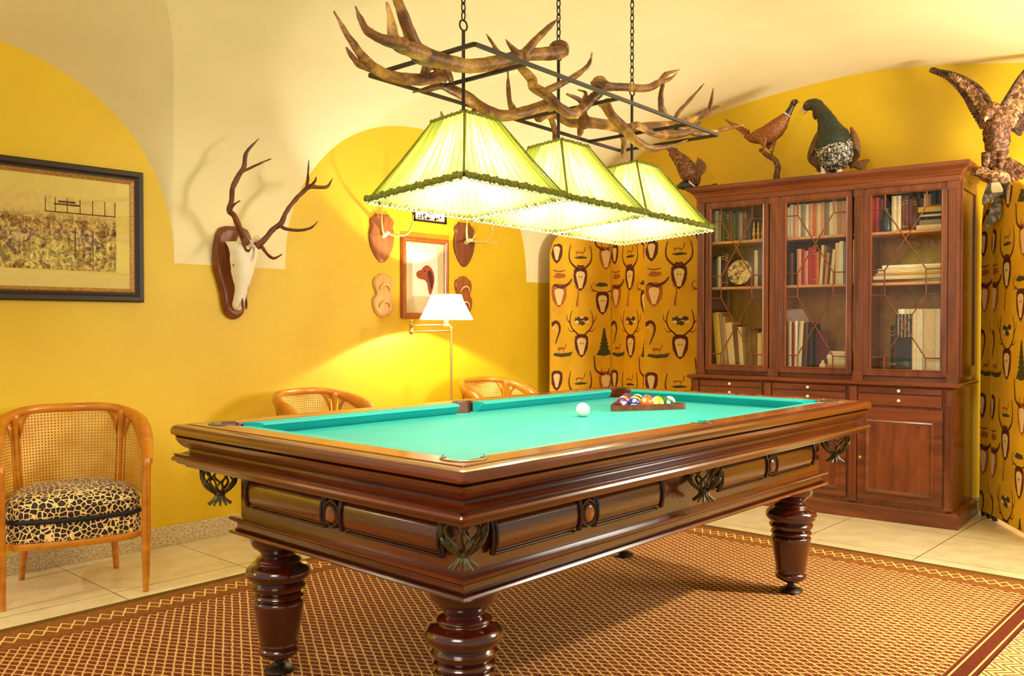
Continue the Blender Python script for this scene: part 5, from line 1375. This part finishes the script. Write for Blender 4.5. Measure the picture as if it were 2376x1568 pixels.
org(ps([(-1.093, 0, 2.553, .027), (-1.086, 0, 2.560, .024)]), 'neck_ring', 'white', ph, 14, 2)
org(ps([(-1.088, 0, 2.558, .024), (-1.068, 0, 2.59, .019), (-1.056, 0, 2.612, .018), (-1.045, 0, 2.628, .021), (-1.03, 0, 2.632, .016), (-1.02, 0, 2.630, .007)]), 'head', 'ph_neck', ph)
org(ps([(-1.022, 0, 2.630, .007), (-1.008, 0, 2.626, .004), (-1.0, 0, 2.619, .001)]), 'beak', 'beak', ph, 8)
mb = MB()
for s_ in (-1, 1): mb.ball(ps([(-1.04, s_*.017, 2.632)])[0], .009, 10, 8, (1, .5, .9))
mb.build('wattle', 'red', ph, smooth=180)
mb = MB(); bs, ts = [], []
for k in range(8):
    bs += ps([(-1.36, (k-3.5)*.004, 2.445-.002*k)]); ts += ps([(-1.52+.022*k, (k-3.5)*.006, 2.585-.012*k)])
feathers(mb, bs, ts, .009, .3); mb.build('tail', 'ph_body', ph, smooth=80)
for s_ in (-1, 1):
    mb = MB(); bs, ts = [], []
    for k in range(9):
        bs += ps([(-1.15-.008*k, s_*.052, 2.505-.008*k)]); ts += ps([(-1.33+.012*k, s_*.045, 2.445-.012*k)])
    feathers(mb, bs, ts, .014, .35); mb.build('wing', 'cap_wing' if False else 'ph_body', ph, smooth=80)
    org(ps([(-1.235 if s_ < 0 else -1.19, s_*.022, 2.41, .022), (-1.24 if s_ < 0 else -1.188, s_*.02, 2.37, .010), (-1.245 if s_ < 0 else -1.192, s_*.012, 2.325, .006)]), 'leg', 'beak' if False else 'ph_body', ph, 10)
# capercaillie
cp = empty('stuffed_capercaillie', bw(-.78, .25, TOPZ), BKR, 'large black capercaillie with drooping wings standing on top of the bookcase, facing left', 'stuffed bird')
def cs_(pts): return [(p[0]+.78, p[1], p[2]-TOPZ)+tuple(p[3:]) for p in pts]
org(cs_([(-.755, .03, 2.165, .045), (-.765, .01, 2.20, .098), (-.775, 0, 2.265, .120), (-.785, 0, 2.34, .108), (-.80, 0, 2.40, .082)]), 'body', 'cap_belly', cp, 22, noi=.008)
org(cs_([(-.78, -.012, 2.30, .112), (-.79, -.01, 2.36, .106), (-.81, -.01, 2.42, .076), (-.83, -.01, 2.48, .056), (-.855, -.01, 2.53, .046)]), 'breast', 'cap_chest', cp, 22, noi=.006)
org(cs_([(-.85, -.01, 2.52, .048), (-.872, -.01, 2.555, .043), (-.90, -.01, 2.588, .041), (-.935, -.01, 2.594, .037), (-.962, -.01, 2.583, .026), (-.975, -.01, 2.575, .014)]), 'head', 'cap_body', cp, 18, noi=.004)
org(cs_([(-.968, -.01, 2.583, .014), (-.99, -.01, 2.572, .010), (-1.004, -.01, 2.552, .002)]), 'beak', 'beak', cp, 10)
org(cs_([(-.958, -.01, 2.563, .010), (-.975, -.01, 2.548, .007), (-.982, -.01, 2.538, .002)]), 'beak', 'beak', cp, 10)
mb = MB()
for s_ in (-1, 1): mb.ball(cs_([(-.95, -.01+s_*.03, 2.60)])[0], .010, 10, 8, (1.2, .5, .8))
mb.build('wattle', 'red', cp, smooth=180)
org(cs_([(-.90, -.01, 2.545, .020), (-.905, -.01, 2.515, .012), (-.90, -.01, 2.495, .003)]), 'beard', 'cap_body', cp, 10)
for s_ in (-1, 1):
    mb = MB(); bs, ts = [], []
    for k in range(12):
        t = k/11; sx_ = -.785+s_*.104
        bs += cs_([(sx_+s_*(.035*math.sin(PI*t)), .01, 2.42-.16*t)]); ts += cs_([(sx_+s_*(.055*math.sin(PI*min(1, t*.9+.25)))-s_*.0, -.02+.05*t, 2.27-.11*t if True else 0)])
    feathers(mb, bs, ts, .018, .4)
    mb.build('wing', 'cap_wing', cp, smooth=80)
mb = MB(); bs, ts = [], []
for k in range(9):
    a = -.7+1.4*k/8; bs += cs_([(-.72, .08, 2.20)]); ts += cs_([(-.625+.02*abs(a), .14+.07*a, 2.19+.06*a)])
feathers(mb, bs, ts, .011, .4); mb.build('tail', 'cap_wing', cp, smooth=80)
for s_ in (-1, 1): org(cs_([(-.785+s_*.045, -.02, 2.19, .034), (-.79+s_*.048, -.03, 2.15, .020), (-.795+s_*.05, -.04, 2.128, .012), (-.80+s_*.055, -.07, 2.125, .006)]), 'leg', 'white', cp, 12)
mb = MB()
for k in range(26):
    x = -.92+.26*rnd.random(); y = -.12+.22*rnd.random(); r = .010+.012*rnd.random(); p = cs_([(x, y, TOPZ+r*.6)])[0]; mb.ball(p, r, 8, 6, (1.2, 1, .7))
mb.build('stone_base', plain('pinkish_stones', S(226, 178, 140), .7, 0, .2, 30), cp, smooth=50)
# drake on the left end
dk = empty('stuffed_duck', bw(-1.66, .25, TOPZ), BKR, 'brown duck with white neck ring, head low and tail raised, left end of bookcase top', 'stuffed bird')
def ds(pts): return [(p[0]+1.66, p[1], p[2]-TOPZ)+tuple(p[3:]) for p in pts]
org(ds([(-1.58, -.02, 2.135, .014), (-1.64, -.01, 2.126, .018), (-1.72, 0, 2.13, .018), (-1.80, 0, 2.137, .014), (-1.86, 0, 2.15, .008)]), 'branch', 'bark', dk, 10, noi=.004)
org(ds([(-1.935, 0, 2.41, .028), (-1.88, 0, 2.36, .045), (-1.83, 0, 2.30, .062), (-1.79, 0, 2.24, .072), (-1.765, 0, 2.19, .055), (-1.765, -.01, 2.165, .034)]), 'body', 'duck', dk, 18, noi=.006)
org(ds([(-1.768, -.01, 2.168, .035), (-1.775, -.012, 2.160, .033)]), 'neck_ring', 'white', dk, 14, 2)
org(ds([(-1.775, -.012, 2.162, .032), (-1.80, -.02, 2.155, .030), (-1.83, -.03, 2.155, .032), (-1.86, -.03, 2.15, .018), (-1.90, -.03, 2.142, .010)]), 'head', 'ph_neck', dk, 16)
mb = MB(); feathers(mb, ds([(-1.92, (k-3)*.006, 2.40) for k in range(7)]), ds([(-1.995+.014*k, (k-3)*.012, 2.475-.006*k) for k in range(7)]), .014, .3); mb.build('tail', 'duck', dk, smooth=80)
mb = MB(); bs, ts = [], []
for k in range(10):
    a = k/9; bs += ds([(-1.745+.02*a, -.03, 2.20+.03*a)]); ts += ds([(-1.70+.06*math.sin(PI*a), -.05, 2.20+.14*a)])
feathers(mb, bs, ts, .014, .35); mb.build('wing', 'cap_wing', dk, smooth=80)
# eagle with raised wings, on a wall branch
EO = (.13, .33, 2.04)
eg = empty('stuffed_eagle', bw(*EO), BKR, 'brown eagle with both wings raised in a V above the right corner of the bookcase', 'stuffed bird')
def es(pts): return [(p[0]-EO[0], p[1]-.25-0.08, p[2]-EO[2])+tuple(p[3:]) for p in pts]
def E_(pts): return [(p[0]-EO[0], p[1], p[2]-EO[2])+tuple(p[3:]) for p in pts]
org(E_([(.12, 0, 2.06, .022), (.125, .0, 2.12, .045), (.13, 0, 2.20, .062), (.13, -.01, 2.29, .075), (.13, -.02, 2.36, .070), (.13, -.03, 2.42, .044)]), 'body', 'eagle', eg, 20, noi=.012)
org(E_([(.13, -.03, 2.40, .042), (.115, -.06, 2.425, .036), (.10, -.09, 2.40, .034), (.095, -.105, 2.375, .026), (.093, -.115, 2.355, .014)]), 'head', 'eagle', eg, 16, noi=.004)
org(E_([(.093, -.115, 2.365, .013), (.09, -.135, 2.352, .009), (.088, -.138, 2.335, .002)]), 'beak', 'beak', eg, 10)
def wing(lead, trail, y):
    w = empty('wing', (0, 0, 0)); w.parent = eg
    mb = MB(); n = 26
    L = catmull([p+(0,) for p in lead], 6); Tt = catmull([p+(0,) for p in trail], 6)
    bs = [E_([(lerpl(L, k/(n-1))[0], y, lerpl(L, k/(n-1))[1])])[0] for k in range(n)]
    ts = [E_([(lerpl(Tt, k/(n-1))[0], y+.02, lerpl(Tt, k/(n-1))[1])])[0] for k in range(n)]
    feathers(mb, bs, ts, .017, .22); mb.build('flight_feathers', 'eagle_dk', w, smooth=80)
    mb = MB(); ts2 = [tuple(Vector(b).lerp(Vector(t), .68)) for b, t in zip(bs, ts)]
    bs2 = [(b[0], b[1]-.014, b[2]) for b in bs]; ts2 = [(b[0], b[1]-.016, b[2]) for b in ts2]
    feathers(mb, bs2[:20], ts2[:20], .015, .3); mb.build('wing_lining', 'eagle_in', w, smooth=80)
    A = [E_([(p[0], y-.006, p[1], .017-.010*i/(len(L)-1))])[0] for i, p in enumerate(L)]
    MB().tube(A, 10).build('wing_arm', 'eagle_dk', w, smooth=80)
wing([(.12, 2.40), (.06, 2.53), (-.01, 2.61), (-.10, 2.672), (-.19, 2.71)], [(.035, 2.33), (-.02, 2.44), (-.06, 2.53), (-.15, 2.65), (-.245, 2.725)], .0)
wing([(.14, 2.41), (.19, 2.50), (.25, 2.60), (.33, 2.68), (.42, 2.72)], [(.25, 2.26), (.31, 2.36), (.36, 2.47), (.42, 2.60), (.50, 2.74)], .0)
for s_ in (-1, 1): org(E_([(.12+s_*.035, -.02, 2.17, .036), (.115+s_*.04, -.03, 2.11, .022), (.11+s_*.04, -.035, 2.075, .010)]), 'leg', 'eagle', eg, 12)
mb = MB(); feathers(mb, E_([(.14+.008*k, .02, 2.14) for k in range(7)]), E_([(.17+.022*k, .04, 1.98+.008*k) for k in range(7)]), .017, .3); mb.build('tail', 'eagle', eg, smooth=80)
mb = MB(); mb.tube(catmull([E_([(.13, .255, 2.03, .020)])[0], E_([(.125, .14, 2.035, .017)])[0], E_([(.12, .03, 2.04, .015)])[0], E_([(.11, -.05, 2.045, .009)])[0]], 4), 10); mb.build('branch', 'bark', eg, smooth=60)
# the bird it holds
jy = empty('stuffed_jay', bw(.128, .29, 1.98), BKR, 'small grey-blue bird with a white wing patch held under the eagle', 'stuffed bird')
def js(pts): return [(p[0]-.08, p[1], p[2]-1.98)+tuple(p[3:]) for p in pts]
org(js([(.15, .0, 1.99, .020), (.12, -.02, 2.01, .042), (.08, -.03, 2.02, .046), (.04, -.035, 2.035, .034), (.012, -.035, 2.055, .028)]), 'body', 'eagle_in', jy, 16, noi=.006)
org(js([(.03, -.035, 2.045, .030), (.005, -.04, 2.06, .032), (-.018, -.045, 2.055, .024), (-.034, -.05, 2.045, .010), (-.045, -.052, 2.035, .002)]), 'head', 'eagle_in', jy, 16)
mb = MB(); feathers(mb, js([(.07+.004*k, -.06, 2.01) for k in range(6)]), js([(.03+.018*k, -.055, 1.86+.01*k) for k in range(6)]), .018, .3); mb.build('wing', 'jay', jy, smooth=80)
mb = MB(); feathers(mb, js([(.075+.01*k, -.075, 1.985) for k in range(4)]), js([(.085+.014*k, -.075, 1.925) for k in range(4)]), .011, .3); mb.build('wing_patch', 'white', jy, smooth=80)
mb = MB(); feathers(mb, js([(.13+.005*k, -.03, 1.99) for k in range(5)]), js([(.12+.015*k, -.03, 1.90) for k in range(5)]), .015, .3); mb.build('wing', 'cap_body', jy, smooth=80)
mb = MB(); feathers(mb, js([(.09+.003*k, -.02, 1.92) for k in range(6)]), js([(.04+.012*k, -.01, 1.73+.01*k) for k in range(6)]), .013, .3); mb.build('tail', 'jay', jy, smooth=80)
